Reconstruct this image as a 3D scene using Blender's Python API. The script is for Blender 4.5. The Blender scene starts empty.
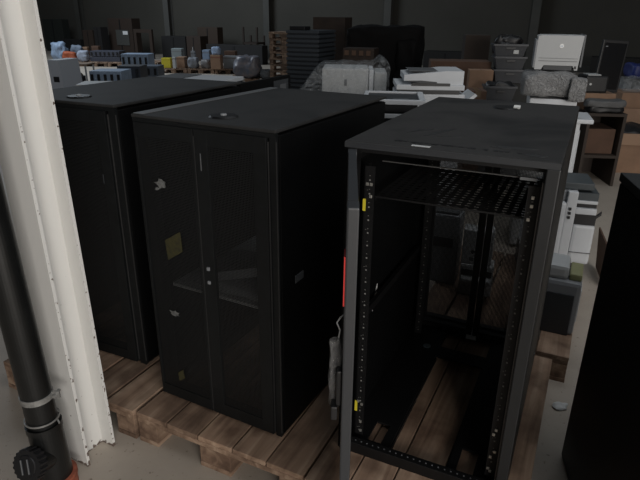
import bpy, bmesh, math, random
from mathutils import Vector, Matrix, noise
random.seed(7)
C = bpy.context.scene.collection
YA = -0.44                                   # direction the hall and most goods are lined up with
# ------------------------------------------------------------------ camera
F, PITCH, ROLL, CH = 559.66, 0.3818, 0.0100, 1.6717
fw = Vector((0, math.cos(PITCH), -math.sin(PITCH)))
up0 = Vector((0, math.sin(PITCH), math.cos(PITCH)))
rt0 = Vector((1, 0, 0))
rt = rt0 * math.cos(ROLL) + up0 * math.sin(ROLL)
up = up0 * math.cos(ROLL) - rt0 * math.sin(ROLL)
CAM = Vector((0, 0, CH))
cd = bpy.data.cameras.new('camera'); cam = bpy.data.objects.new('camera', cd); C.objects.link(cam)
cam.matrix_world = Matrix(((rt.x, up.x, -fw.x, 0), (rt.y, up.y, -fw.y, 0), (rt.z, up.z, -fw.z, CH), (0, 0, 0, 1)))
cd.sensor_width = 36; cd.lens = F / 640 * 36; cd.clip_end = 200; cd.clip_start = .02
bpy.context.scene.camera = cam

def ray(px, py): return fw + rt * ((px - 320) / F) + up * ((240 - py) / F)
def at(px, py, Y):
    d = ray(px, py); return CAM + d * (Y / d.y)
def atz(px, py, z):
    d = ray(px, py); return CAM + d * ((z - CH) / d.z)
def span(pl, pr, pt, Y, yaw=YA):
    """front-left top corner seen at (pl,pt) at depth Y and the width that reaches pixel column pr"""
    a = at(pl, pt, Y); c, s = math.cos(yaw), math.sin(yaw)
    k = at(pr, pt, Y); k = k.x / k.y
    return a, (k * a.y - a.x) / (c - k * s)
def ground(p, z=0.0): return (p.x, p.y, z)

# ------------------------------------------------------------------ materials
MATS = {}
def mat(name, col, rough=.6, metal=0., var=0., scale=8., bump=0., spec=.5, col2=None, alpha=1., trans=0.):
    if name in MATS: return MATS[name]
    m = bpy.data.materials.new(name); m.use_nodes = True
    nt = m.node_tree; b = nt.nodes['Principled BSDF']
    b.inputs['Base Color'].default_value = (*col, 1); b.inputs['Roughness'].default_value = rough
    b.inputs['Metallic'].default_value = metal; b.inputs['Specular IOR Level'].default_value = spec
    b.inputs['Alpha'].default_value = alpha; b.inputs['Transmission Weight'].default_value = trans
    if var or col2 or bump:
        tc = nt.nodes.new('ShaderNodeTexCoord'); n = nt.nodes.new('ShaderNodeTexNoise')
        n.inputs['Scale'].default_value = scale; n.inputs['Detail'].default_value = 6; n.inputs['Roughness'].default_value = .6
        nt.links.new(tc.outputs['Object'], n.inputs['Vector'])
        if var or col2:
            r = nt.nodes.new('ShaderNodeValToRGB'); c2 = col2 or tuple(max(0, c * (1 + var)) for c in col)
            c1 = col if col2 else tuple(c * (1 - var) for c in col)
            r.color_ramp.elements[0].position = .35; r.color_ramp.elements[0].color = (*c1, 1)
            r.color_ramp.elements[1].position = .68; r.color_ramp.elements[1].color = (*c2, 1)
            nt.links.new(n.outputs['Fac'], r.inputs['Fac']); nt.links.new(r.outputs['Color'], b.inputs['Base Color'])
        if bump:
            bp = nt.nodes.new('ShaderNodeBump'); bp.inputs['Strength'].default_value = bump; bp.inputs['Distance'].default_value = .01
            nt.links.new(n.outputs['Fac'], bp.inputs['Height']); nt.links.new(bp.outputs['Normal'], b.inputs['Normal'])
    MATS[name] = m; return m

def M_(nt, op, a, b=None, c=None):
    n = nt.nodes.new('ShaderNodeMath'); n.operation = op
    for i, v in enumerate((a, b, c)):
        if v is None: continue
        if isinstance(v, (int, float)): n.inputs[i].default_value = v
        else: nt.links.new(v, n.inputs[i])
    return n.outputs[0]

def mesh_mat(name, col, pitch, rad, rough=.5, plane='XZ'):
    """perforated sheet steel: real holes of radius rad every pitch metres"""
    m = bpy.data.materials.new(name); m.use_nodes = True; nt = m.node_tree
    b = nt.nodes['Principled BSDF']; b.inputs['Base Color'].default_value = (*col, 1); b.inputs['Roughness'].default_value = rough
    tc = nt.nodes.new('ShaderNodeTexCoord'); sp = nt.nodes.new('ShaderNodeSeparateXYZ'); nt.links.new(tc.outputs['Object'], sp.inputs[0])
    a, c = (sp.outputs['X'], sp.outputs['Z' if plane == 'XZ' else 'Y'])
    def cell(s):
        return M_(nt, 'SUBTRACT', M_(nt, 'FRACT', M_(nt, 'ADD', M_(nt, 'MULTIPLY', s, 1 / pitch), 100.)), .5)
    x, z = cell(a), cell(c)
    r = M_(nt, 'SQRT', M_(nt, 'ADD', M_(nt, 'MULTIPLY', x, x), M_(nt, 'MULTIPLY', z, z)))
    hole = M_(nt, 'LESS_THAN', r, rad / pitch)
    nt.links.new(M_(nt, 'SUBTRACT', 1., hole), b.inputs['Alpha'])
    MATS[name] = m; return m

def dusty(name, col, dust, amt, scale=3.):
    """powder coat with dust lying on it in soft patches and a few wipe marks"""
    m = bpy.data.materials.new(name); m.use_nodes = True; nt = m.node_tree; b = nt.nodes['Principled BSDF']
    tc = nt.nodes.new('ShaderNodeTexCoord')
    n1 = nt.nodes.new('ShaderNodeTexNoise'); n1.inputs['Scale'].default_value = scale; n1.inputs['Detail'].default_value = 7; n1.inputs['Distortion'].default_value = .8
    n2 = nt.nodes.new('ShaderNodeTexNoise'); n2.inputs['Scale'].default_value = 60; n2.inputs['Detail'].default_value = 3
    nt.links.new(tc.outputs['Object'], n1.inputs['Vector']); nt.links.new(tc.outputs['Object'], n2.inputs['Vector'])
    r = nt.nodes.new('ShaderNodeValToRGB'); r.color_ramp.elements[0].position = .36; r.color_ramp.elements[1].position = .52
    r.color_ramp.elements[0].color = (0, 0, 0, 1); r.color_ramp.elements[1].color = (1, 1, 1, 1)
    nt.links.new(n1.outputs['Fac'], r.inputs['Fac'])
    f = M_(nt, 'MULTIPLY', M_(nt, 'MULTIPLY_ADD', r.outputs['Color'], .75, .25), M_(nt, 'MULTIPLY_ADD', n2.outputs['Fac'], .6 * amt, .6 * amt))
    mx = nt.nodes.new('ShaderNodeMix'); mx.data_type = 'RGBA'
    mx.inputs[6].default_value = (*col, 1); mx.inputs[7].default_value = (*dust, 1)
    nt.links.new(f, mx.inputs[0]); nt.links.new(mx.outputs[2], b.inputs['Base Color'])
    b.inputs['Roughness'].default_value = .75; b.inputs['Specular IOR Level'].default_value = .28
    MATS[name] = m; return m

def wood(name, c1, c2, c3):
    m = bpy.data.materials.new(name); m.use_nodes = True; nt = m.node_tree; b = nt.nodes['Principled BSDF']
    tc = nt.nodes.new('ShaderNodeTexCoord'); mp = nt.nodes.new('ShaderNodeMapping'); mp.inputs['Scale'].default_value = (22, 1.6, 22)
    oi = nt.nodes.new('ShaderNodeObjectInfo'); mp2 = nt.nodes.new('ShaderNodeVectorMath'); mp2.operation = 'MULTIPLY_ADD'
    cmb = nt.nodes.new('ShaderNodeCombineXYZ')
    for i in range(3): nt.links.new(oi.outputs['Random'], cmb.inputs[i])
    nt.links.new(cmb.outputs[0], mp2.inputs[0]); mp2.inputs[1].default_value = (9, 7, 5); nt.links.new(tc.outputs['Object'], mp2.inputs[2])
    nt.links.new(mp2.outputs[0], mp.inputs[0])
    n = nt.nodes.new('ShaderNodeTexNoise'); n.inputs['Scale'].default_value = 1.; n.inputs['Detail'].default_value = 8; n.inputs['Distortion'].default_value = .7
    nt.links.new(mp.outputs[0], n.inputs['Vector'])
    r = nt.nodes.new('ShaderNodeValToRGB'); e = r.color_ramp.elements
    e[0].position = .3; e[0].color = (*c1, 1); e[1].position = .72; e[1].color = (*c3, 1); k = e.new(.52); k.color = (*c2, 1)
    nt.links.new(n.outputs['Fac'], r.inputs['Fac'])
    n2 = nt.nodes.new('ShaderNodeTexNoise'); n2.inputs['Scale'].default_value = 5.; n2.inputs['Detail'].default_value = 6
    nt.links.new(mp2.outputs[0], n2.inputs['Vector'])
    r2 = nt.nodes.new('ShaderNodeValToRGB'); r2.color_ramp.elements[0].position = .36; r2.color_ramp.elements[0].color = (.42, .38, .36, 1)
    r2.color_ramp.elements[1].position = .58; r2.color_ramp.elements[1].color = (1, 1, 1, 1)
    nt.links.new(n2.outputs['Fac'], r2.inputs['Fac'])
    mx = nt.nodes.new('ShaderNodeMix'); mx.data_type = 'RGBA'; mx.blend_type = 'MULTIPLY'; mx.inputs[0].default_value = 1.
    nt.links.new(r.outputs['Color'], mx.inputs[6]); nt.links.new(r2.outputs['Color'], mx.inputs[7])
    # each board weathers differently
    br = M_(nt, 'MULTIPLY_ADD', oi.outputs['Random'], .5, .72)
    mx2 = nt.nodes.new('ShaderNodeVectorMath'); mx2.operation = 'SCALE'; nt.links.new(mx.outputs[2], mx2.inputs[0]); nt.links.new(br, mx2.inputs['Scale'])
    nt.links.new(mx2.outputs[0], b.inputs['Base Color'])
    b.inputs['Roughness'].default_value = .85
    bp = nt.nodes.new('ShaderNodeBump'); bp.inputs['Strength'].default_value = .35; bp.inputs['Distance'].default_value = .004
    nt.links.new(n.outputs['Fac'], bp.inputs['Height']); nt.links.new(bp.outputs['Normal'], b.inputs['Normal'])
    MATS[name] = m; return m

def film(name, tint, clear, rough=.12, bumps=14., bs=.9):
    """thin wrinkled polythene"""
    m = bpy.data.materials.new(name); m.use_nodes = True; nt = m.node_tree; b = nt.nodes['Principled BSDF']
    b.inputs['Base Color'].default_value = (*tint, 1); b.inputs['Roughness'].default_value = rough
    tr = nt.nodes.new('ShaderNodeBsdfTransparent'); mx = nt.nodes.new('ShaderNodeMixShader')
    tc = nt.nodes.new('ShaderNodeTexCoord'); n = nt.nodes.new('ShaderNodeTexNoise'); n.inputs['Scale'].default_value = bumps; n.inputs['Detail'].default_value = 5; n.inputs['Distortion'].default_value = 1.5
    nt.links.new(tc.outputs['Object'], n.inputs['Vector'])
    bp = nt.nodes.new('ShaderNodeBump'); bp.inputs['Strength'].default_value = bs; bp.inputs['Distance'].default_value = .03
    nt.links.new(n.outputs['Fac'], bp.inputs['Height']); nt.links.new(bp.outputs['Normal'], b.inputs['Normal'])
    f = M_(nt, 'MULTIPLY_ADD', n.outputs['Fac'], .9, 1 - clear - .45)
    nt.links.new(f, mx.inputs[0]); nt.links.new(tr.outputs[0], mx.inputs[1]); nt.links.new(b.outputs[0], mx.inputs[2])
    nt.links.new(mx.outputs[0], nt.nodes['Material Output'].inputs['Surface'])
    MATS[name] = m; return m

RACK = mat('black_powder_coat', (.0052, .0060, .0064), .5, var=.25, scale=30, spec=.32)
RACKD = mat('black_steel', (.0032, .0032, .0035), .5, spec=.35)
RACKS = mat('dark_side_sheet', (.0022, .0024, .0026), .55, var=.2, scale=4, spec=.15)
RACKG = mat('grey_door_edge', (.027, .029, .032), .45)
TOPD = dusty('dusty_black_top', (.008, .009, .0098), (.05, .048, .046), .34)
TOPC = dusty('dusty_smeared_top', (.0045, .005, .0055), (.07, .067, .064), .42, 2.6)
DOORM = mesh_mat('fine_perforated_door_steel', (.0062, .0068, .0072), .006, .0023)
REARM = mesh_mat('perforated_rear_door_steel', (.005, .0055, .0065), .006, .0018)
SHELF = mesh_mat('slotted_shelf_steel', (.020, .020, .020), .028, .0085, plane='XY')
BOLT = mat('zinc', (.55, .54, .5), .3, .8)
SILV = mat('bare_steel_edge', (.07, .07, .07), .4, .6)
WHITE = mat('white_paint_plastic', (.56, .58, .60), .5, var=.05, scale=5)
OFFW = mat('off_white_plastic', (.42, .43, .43), .5)
GREYP = mat('grey_plastic', (.20, .21, .22), .5)
MIDG = mat('mid_grey_plastic', (.10, .105, .11), .5)
DARKP = mat('dark_grey_plastic', (.035, .038, .042), .5)
BLKP = mat('black_plastic', (.008, .008, .009), .45)
BLKR = mat('black_pipe_plastic', (.0055, .006, .006), .38, var=.25, scale=12)
YEL = mat('yellow_label', (.55, .47, .03), .5)
YELD = mat('dull_yellow_label', (.045, .040, .010), .6, col2=(.018, .017, .009), scale=70)
RED = mat('red_sticker', (.5, .02, .015), .5)
PAPER = mat('paper_label', (.55, .56, .55), .7)
STK = mat('torn_sticker', (.16, .165, .16), .7, col2=(.05, .05, .05), scale=90)
KRAFT = mat('kraft_cardboard', (.27, .165, .105), .85, var=.12, scale=5)
KRAFTD = mat('brown_cardboard', (.10, .055, .035), .85, var=.15, scale=5)
KRAFTI = mat('cardboard_inside', (.07, .042, .028), .9)
ORANGE = mat('orange_pipe', (.27, .075, .04), .6, var=.3, scale=30)
ORNG = mat('orange_bag', (.35, .08, .03), .6)
BLUE = mat('blue_plastic', (.008, .018, .12), .5)
LBLUE = mat('pale_blue_plastic', (.26, .34, .46), .5, var=.15, scale=9)
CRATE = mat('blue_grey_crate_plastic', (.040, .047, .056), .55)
TOTE = mat('dark_tote_plastic', (.055, .058, .064), .5)
WOOD = wood('weathered_pallet_wood', (.16, .10, .065), (.28, .185, .125), (.40, .29, .205))
WOODB = mat('dark_furniture_wood', (.028, .016, .010), .6, var=.3, scale=6)
WOODC = mat('pallet_end_wood', (.25, .17, .11), .85, col2=(.12, .08, .055), scale=14)
STEELG = mat('galvanised_clamp', (.32, .32, .31), .4, .6, var=.2, scale=40)
FILM = film('clear_film', (.50, .53, .55), .82)
BAGF = film('plastic_bag_film', (.22, .22, .22), .6, bumps=30)
BUB = film('bubble_wrap', (.30, .30, .30), .05, .3, bumps=55, bs=1.)
BLKW = mat('black_wrap', (.0045, .004, .004), .8, bump=.4, scale=9, spec=.15)
SHADE = mat('dark_goods', (.012, .012, .011), .7, var=.4, scale=4)

def paint_mat():
    m = bpy.data.materials.new('chipped_white_paint'); m.use_nodes = True; nt = m.node_tree; b = nt.nodes['Principled BSDF']
    tc = nt.nodes.new('ShaderNodeTexCoord'); sp = nt.nodes.new('ShaderNodeSeparateXYZ'); nt.links.new(tc.outputs['Object'], sp.inputs[0])
    n = nt.nodes.new('ShaderNodeTexNoise'); n.inputs['Scale'].default_value = 55; n.inputs['Detail'].default_value = 4; nt.links.new(tc.outputs['Object'], n.inputs['Vector'])
    edge = M_(nt, 'MULTIPLY', M_(nt, 'MAXIMUM', M_(nt, 'SUBTRACT', M_(nt, 'ABSOLUTE', sp.outputs['X']), .0685), 0.), 80.)
    foot = M_(nt, 'MULTIPLY', M_(nt, 'MAXIMUM', M_(nt, 'SUBTRACT', .022, sp.outputs['Z']), 0.), 14.)
    low = M_(nt, 'MULTIPLY', M_(nt, 'MAXIMUM', M_(nt, 'SUBTRACT', 1.1, sp.outputs['Z']), 0.), .06)
    v = M_(nt, 'ADD', M_(nt, 'ADD', n.outputs['Fac'], edge), M_(nt, 'ADD', foot, low))
    r = nt.nodes.new('ShaderNodeValToRGB'); e = r.color_ramp.elements; r.color_ramp.interpolation = 'EASE'
    e[0].position = .76; e[0].color = (.66, .655, .63, 1); e[1].position = .80; e[1].color = (.12, .09, .075, 1)
    nt.links.new(v, r.inputs['Fac']); nt.links.new(r.outputs['Color'], b.inputs['Base Color']); b.inputs['Roughness'].default_value = .45
    return m
PAINT = paint_mat()

def floor_mat():
    m = bpy.data.materials.new('concrete_floor'); m.use_nodes = True; nt = m.node_tree; b = nt.nodes['Principled BSDF']
    tc = nt.nodes.new('ShaderNodeTexCoord')
    n = nt.nodes.new('ShaderNodeTexNoise'); n.inputs['Scale'].default_value = 1.6; n.inputs['Detail'].default_value = 10; n.inputs['Roughness'].default_value = .65
    n2 = nt.nodes.new('ShaderNodeTexNoise'); n2.inputs['Scale'].default_value = 45; n2.inputs['Detail'].default_value = 4
    for k in (n, n2): nt.links.new(tc.outputs['Object'], k.inputs['Vector'])
    r = nt.nodes.new('ShaderNodeValToRGB'); e = r.color_ramp.elements
    e[0].position = .3; e[0].color = (.33, .285, .24, 1); e[1].position = .7; e[1].color = (.42, .37, .31, 1)
    nt.links.new(n.outputs['Fac'], r.inputs['Fac'])
    r2 = nt.nodes.new('ShaderNodeValToRGB'); r2.color_ramp.elements[0].position = .27; r2.color_ramp.elements[0].color = (.5, .48, .45, 1)
    r2.color_ramp.elements[1].position = .36; r2.color_ramp.elements[1].color = (1, 1, 1, 1); nt.links.new(n2.outputs['Fac'], r2.inputs['Fac'])
    mx = nt.nodes.new('ShaderNodeMix'); mx.data_type = 'RGBA'; mx.blend_type = 'MULTIPLY'; mx.inputs[0].default_value = 1.
    nt.links.new(r.outputs['Color'], mx.inputs[6]); nt.links.new(r2.outputs['Color'], mx.inputs[7]); nt.links.new(mx.outputs[2], b.inputs['Base Color'])
    b.inputs['Roughness'].default_value = .6
    bp = nt.nodes.new('ShaderNodeBump'); bp.inputs['Strength'].default_value = .15; bp.inputs['Distance'].default_value = .004
    nt.links.new(n2.outputs['Fac'], bp.inputs['Height']); nt.links.new(bp.outputs['Normal'], b.inputs['Normal'])
    return m

# ------------------------------------------------------------------ mesh helpers
class MB:
    def __init__(s): s.bm = bmesh.new()
    def box(s, x0, x1, y0, y1, z0, z1, bev=0., rot=None, taper=None):
        old = set(s.bm.verts); r = bmesh.ops.create_cube(s.bm, size=1.); vs = r['verts']
        for v in vs:
            t = 1.
            if taper and v.co.z < 0: t = taper
            v.co = Vector(((x0 + x1) / 2 + v.co.x * (x1 - x0) * t, (y0 + y1) / 2 + v.co.y * (y1 - y0) * t, (z0 + z1) / 2 + v.co.z * (z1 - z0)))
        if bev:
            es = list({e for v in vs for e in v.link_edges})
            o = bmesh.ops.bevel(s.bm, geom=es, offset=bev, segments=2, affect='EDGES', profile=.6); vs = [v for v in s.bm.verts if v not in old]
        if rot is not None:
            c = Vector(((x0 + x1) / 2, (y0 + y1) / 2, (z0 + z1) / 2))
            bmesh.ops.rotate(s.bm, cent=c, matrix=rot, verts=vs)
        return s
    def cyl(s, a, b, r, r2=None, seg=20, caps=True):
        a, b = Vector(a), Vector(b); d = b - a; L = d.length
        q = Vector((0, 0, 1)).rotation_difference(d).to_matrix().to_4x4()
        bmesh.ops.create_cone(s.bm, cap_ends=caps, segments=seg, radius1=r, radius2=r if r2 is None else r2, depth=L, matrix=Matrix.Translation((a + b) / 2) @ q)
        return s
    def prism(s, pts, z0, z1, axis='z'):
        def co(p, t): return {'z': (p[0], p[1], t), 'y': (p[0], t, p[1]), 'x': (t, p[0], p[1])}[axis]
        a = [s.bm.verts.new(co(p, z0)) for p in pts]; b = [s.bm.verts.new(co(p, z1)) for p in pts]; n = len(pts)
        s.bm.faces.new(a[::-1]); s.bm.faces.new(b)
        for i in range(n): s.bm.faces.new((a[i], a[(i + 1) % n], b[(i + 1) % n], b[i]))
        return s
    def tube(s, pts, r, seg=8):
        for a, b in zip(pts[:-1], pts[1:]):
            s.cyl(a, b, r, seg=seg)
        return s
    def ball(s, c, r, sc=(1, 1, 1), sub=2):
        o = bmesh.ops.create_icosphere(s.bm, subdivisions=sub, radius=r)
        for v in o['verts']: v.co = Vector((c[0] + v.co.x * sc[0], c[1] + v.co.y * sc[1], c[2] + v.co.z * sc[2]))
        return s
    def lump(s, x0, x1, y0, y1, z0, z1, amp=.03, fr=6., seed=0, cuts=9, rnd=.25):
        old = set(s.bm.verts); o = bmesh.ops.create_cube(s.bm, size=1.); es = list({e for v in o['verts'] for e in v.link_edges})
        g = bmesh.ops.subdivide_edges(s.bm, edges=es, cuts=cuts, use_grid_fill=True)
        vs = [v for v in s.bm.verts if v not in old]
        for v in vs:
            c = v.co * 2; n = Vector(c).normalized() * 1.25; k = rnd * max(abs(c.x * c.y), abs(c.y * c.z), abs(c.x * c.z)) ** 2
            c = c.lerp(n, k)
            p = Vector(((x0 + x1) / 2 + c.x * (x1 - x0) / 2, (y0 + y1) / 2 + c.y * (y1 - y0) / 2, (z0 + z1) / 2 + c.z * (z1 - z0) / 2))
            o_ = noise.noise_vector(p * fr + Vector((seed, seed * 2.3, 0))) * amp
            p += o_
            p.z = max(p.z, z0 + (0.0 if c.z < -.9 else .004))
            v.co = p
        return s
    def build(s, name, m, parent=None, smooth=False, loc=None, rotz=None):
        bmesh.ops.recalc_face_normals(s.bm, faces=s.bm.faces)
        me = bpy.data.meshes.new(name); s.bm.to_mesh(me); s.bm.free(); me.materials.append(m)
        if smooth:
            for p in me.polygons: p.use_smooth = True
        o = bpy.data.objects.new(name, me); C.objects.link(o)
        if parent: o.parent = parent
        if loc is not None: o.location = loc
        if rotz is not None: o.rotation_euler.z = rotz
        return o
def pattern(o, k, m):
    """surface pattern (punched holes, marks) kept inside the part's own mesh, in its own material"""
    bmesh.ops.recalc_face_normals(k.bm, faces=k.bm.faces); o.data.materials.append(m); i = len(o.data.materials) - 1
    for f in k.bm.faces: f.material_index = i
    tmp = bpy.data.meshes.new('tmp'); k.bm.to_mesh(tmp); k.bm.free()
    b = bmesh.new(); b.from_mesh(o.data); b.from_mesh(tmp); b.to_mesh(o.data); b.free(); bpy.data.meshes.remove(tmp)
def bx(*a, **k): return MB().box(*a, **k)
def tag(o, label, cat, group=None, kind=None):
    o['label'] = label; o['category'] = cat
    if group: o['group'] = group
    if kind: o['kind'] = kind
    return o
def thing(name, label, cat, loc, rz=YA, group=None, kind=None):
    o = bpy.data.objects.new(name, None); C.objects.link(o); o.empty_display_size = .1
    o.location = loc; o.rotation_euler.z = rz
    return tag(o, label, cat, group, kind)
def struct(o): o['kind'] = 'structure'; return o
def dup(root, loc, rz=None, label=None):
    r = root.copy(); C.objects.link(r); r.location = loc
    if rz is not None: r.rotation_euler.z = rz
    if label: r['label'] = label
    for ch in root.children:
        c = ch.copy(); C.objects.link(c); c.parent = r
        for g in ch.children:
            d = g.copy(); C.objects.link(d); d.parent = c
    return r

# ------------------------------------------------------------------ setting
o = bx(-22, 16, -6, 34, -.1, 0).build('floor', floor_mat()); struct(o)
WALLM = mat('dark_beige_wall_panels', (.060, .056, .046), .8, var=.12, scale=.35)
wa, wb = Vector((-11.347, 27.9, 0)), Vector((6.962, 19.7, 0)); wd = (wb - wa).normalized(); wn = Vector((-wd.y, wd.x, 0)); wyaw = math.atan2(wd.y, wd.x)
w = MB(); L0, L1 = -9.5, 34.
w.box(L0, L1, .3, .5, 0, 7)
o = w.build('wall_back', WALLM, loc=wa, rotz=wyaw); struct(o)
COLM = mat('grey_painted_steel', (.065, .063, .055), .6, var=.15, scale=1.)
COLL = mat('pale_painted_steel', (.10, .098, .09), .6)
for i, s in enumerate((0, 5.1, 10.0, 15.0, 20.06)):
    g = MB(); x = s - .13
    g.box(x, x + .26, -.005, .012, 0, 7); g.box(x + .12, x + .14, .012, .27, 0, 7); g.box(x, x + .26, .27, .287, 0, 7)
    r = g.build('wall_column', COLL if i in (1,) else COLM, loc=wa, rotz=wyaw)
    tag(r, ['dark steel column on the back wall, leftmost one behind the pale pillar', 'steel column on the back wall with a lighter flange, second from left',
            'steel column on the back wall behind the stack of wooden pallets', 'steel column on the back wall above the black wrapped load',
            'steel column on the back wall just left of the white printer'][i], 'steel column')
o = bx(L0, L1, .25, .3, 0, .2).build('baseboard_back', COLM, loc=wa, rotz=wyaw); struct(o)

# ------------------------------------------------------------------ front column and drain pipe
t = MB(); b_, h_, tf, tw = .14, .14, .012, .009
pts = [(-b_/2, 0), (b_/2, 0), (b_/2, tf), (tw/2, tf), (tw/2, h_-tf), (b_/2, h_-tf), (b_/2, h_), (-b_/2, h_), (-b_/2, h_-tf), (-tw/2, h_-tf), (-tw/2, tf), (-b_/2, tf)]
t.prism(pts, 0, 4.6)
cy = -.50
cr = Vector((-.911, 1.722, 0)) - Vector((math.cos(cy), math.sin(cy), 0)) * .07
col = t.build('steel_column', PAINT, loc=cr, rotz=cy); col.rotation_euler = (0, -.022, cy); tag(col, 'white painted steel H column with chipped edges in the left foreground', 'steel column')

PC = Vector((-.984, 1.628, 0)); R_ = .053
t = thing('drain_pipe', 'black plastic drain pipe with a round inspection cap beside the white column', 'drain pipe', PC, 0)
MB().cyl((0, 0, .30), (0, 0, 4.6), R_, seg=40).build('pipe', BLKR, t, smooth=False)
t.rotation_euler.y = -.030
k = MB(); k.cyl((0, 0, .03), (0, 0, .30), R_ + .006, seg=40); k.cyl((0, 0, .275), (0, 0, .30), R_ + .009, seg=40)
d = Vector((-.26, -.85, .34)).normalized(); c0 = Vector((.006, 0, .155))
k.cyl(c0, c0 + d * .095, .046, seg=32); k.build('inspection_branch', BLKR, t)
k = MB(); k.cyl(c0 + d * .09, c0 + d * .125, .056, seg=36); 
rr = Vector((0, 0, 1)).rotation_difference(d).to_matrix()
for i in range(20):
    a = i * math.pi / 10; p = c0 + d * .107 + rr @ Vector((math.cos(a) * .056, math.sin(a) * .056, 0)); k.cyl(p - d * .017, p + d * .017, .0055, seg=8)
k.cyl(c0 + d * .125, c0 + d * .129, .040, .038, seg=32)
cap = k.build('inspection_cap', BLKP, t)
k = MB()
for i in (-1, 1): 
    p = c0 + d * .132 + rr @ Vector((i * .014, 0, 0)); q = rr @ Vector((0, .026, 0)); k.cyl(p - q, p + q, .004, seg=8)
k.build('grip', DARKP, cap)
def ring(z, r, hh, tilt=0, m=STEELG, name='pipe_clamp', th=.003):
    k = MB(); n = 40
    for i in range(n):
        a0, a1 = i * 2 * math.pi / n, (i + 1) * 2 * math.pi / n
        P4 = []
        for (rad, dz) in ((r, 0), (r + th, 0), (r + th, hh), (r, hh)):
            for a in (a0, a1): P4.append(k.bm.verts.new((math.cos(a) * rad, math.sin(a) * rad, z + dz + tilt * math.cos(a) * rad)))
        f = k.bm.faces.new
        f((P4[0], P4[1], P4[3], P4[2])); f((P4[2], P4[3], P4[5], P4[4])); f((P4[4], P4[5], P4[7], P4[6])); f((P4[6], P4[7], P4[1], P4[0]))
    return k
k = ring(.405, R_, .022); k.box(R_ - .002, R_ + .028, .0, .008, .402, .43); k.cyl((R_ + .014, -.012, .416), (R_ + .014, .03, .416), .006, seg=10)
o = k.build('pipe_clamp', STEELG, t)
k = ring(.318, R_ + .004, .006, m=STEELG); k.cyl((R_+.004, -.006, .315), (R_ + .016, -.02, .309), .003, seg=8)
k.build('wire_clip', STEELG, t)
k = MB(); k.cyl((0, 0, 0), (0, 0, .055), R_ + .017, seg=40); k.cyl((0, 0, .045), (0, 0, .062), R_ + .021, seg=40); o = k.build('socket', ORANGE, t); o['label'] = 'orange pipe socket in the floor'

# ------------------------------------------------------------------ pallets
def pallet(label, u, v, wd_=.80, ln=1.2, group=None, z=0., loc=None, rz=YA, boards=(.15, .145, .155, .145, .15), simple=False, m=WOOD):
    if loc is None:
        c, s = math.cos(.45), math.sin(.45); loc = (u * c + v * s, -u * s + v * c, z); rz = -.45
    t = thing('wooden_pallet', label, 'pallet', loc, rz, group)
    tot = sum(boards); gap = (wd_ - tot) / (len(boards) - 1); x = 0
    for bw in boards:
        bx(x, x + bw, 0, ln, .122, .144, bev=.003).build('deck_board', m, t); x += bw + gap
    for y in (0, ln / 2 - .0725, ln - .145): bx(0.001, wd_ - .001, y, y + .145, .1, .1215, bev=.002).build('stringer_board', m, t)
    for x, ww in ((0, .1), (wd_ / 2 - .0725, .145), (wd_ - .1, .1)):
        bx(x, x + ww, 0, ln, 0, .0215, bev=.002).build('bottom_board', m, t)
        for y in (0.001, ln / 2 - .0725, ln - .146): bx(x + .001, x + ww - .001, y, y + .145, .022, .0995, bev=.003).build('block', m, t)
    return t
pallet('worn wooden pallet under the leftmost black rack, end showing beside the column', -2.31, 1.36)
pallet('worn wooden pallet under the closed black rack in the middle', -1.492, 1.363, .775, boards=(.152, .147, .155, .143, .152))
pallet('worn wooden pallet under the open server rack', -.708, 1.355, .725, boards=(.147, .13, .147, .133, .145))
pallet('wooden pallet behind the open rack carrying the grey printers', -.712, 2.60, .80, 1.2)

# ------------------------------------------------------------------ racks
def rack(label, loc, rz, w, d, h, top, split=None, latch=False, front=True, rear=True, grommet=(.5, .3), name='server_rack'):
    t = thing(name, label, 'server rack', loc, rz)
    p = .04; f = MB()
    for x in (.002, w - p - .002):
        for y in (.01, d - p - .01): f.box(x, x + p, y, y + p, .0, h - .022, bev=.003)
    for y in (.01, d - p - .01):
        f.box(p, w - p, y, y + p, .0, .045); f.box(p, w - p, y, y + p, h - .065, h - .022)
    for x in (.002, w - p - .002):
        f.box(x, x + p, p, d - p, .0, .045); f.box(x, x + p, p, d - p, h - .065, h - .022)
    f.build('frame', RACKD, t)
    for x0, x1 in ((-.004, .0015), (w - .0015, w + .004)):
        sp = bx(x0, x1, .012, d - .012, .012, h - .024, bev=.0015).build('side_panel', RACKS, t)
        if latch and x0 > .1:
            k = MB(); k.box(w + .0035, w + .0065, .10, .16, h * .52, h * .52 + .03, bev=.001); k.build('latch', DARKP, sp)
    tp = bx(-.004, w + .004, -.012, d + .002, h - .012, h, bev=.005).build('top_panel', top, t); bx(.0, w, -.010, .01, h - .026, h - .0125).build('header_strip', RACK, t)
    if grommet:
        k = MB(); gx, gy = w * grommet[0], d * grommet[1]
        k.cyl((gx, gy, h + .0005), (gx, gy, h + .006), .052, .046, seg=28); g = k.build('cable_grommet', RACKD, tp)
        MB().cyl((gx, gy, h + .006), (gx, gy, h + .011), .012, .010, seg=14).build('plug', GREYP, g)
    return t
def door(t, x0, x1, z0, z1, y, name='door', fr=.045, meshm=DOORM, left_b=None, right_b=None, m=RACK):
    a, b = left_b or fr, right_b or fr; k = MB()
    k.box(x0, x0 + a, y, y + .014, z0, z1, bev=.002); k.box(x1 - b, x1, y, y + .014, z0, z1, bev=.002)
    k.box(x0 + a - .001, x1 - b + .001, y + .0005, y + .0135, z0 + .0005, z0 + fr); k.box(x0 + a - .001, x1 - b + .001, y + .0005, y + .0135, z1 - fr, z1 - .0005)
    o = k.build(name, m, t)
    bx(x0 + a - .004, x1 - b + .004, y + .004, y + .0055, z0 + fr - .004, z1 - fr + .004).build('mesh_panel', meshm, o)
    return o

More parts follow.
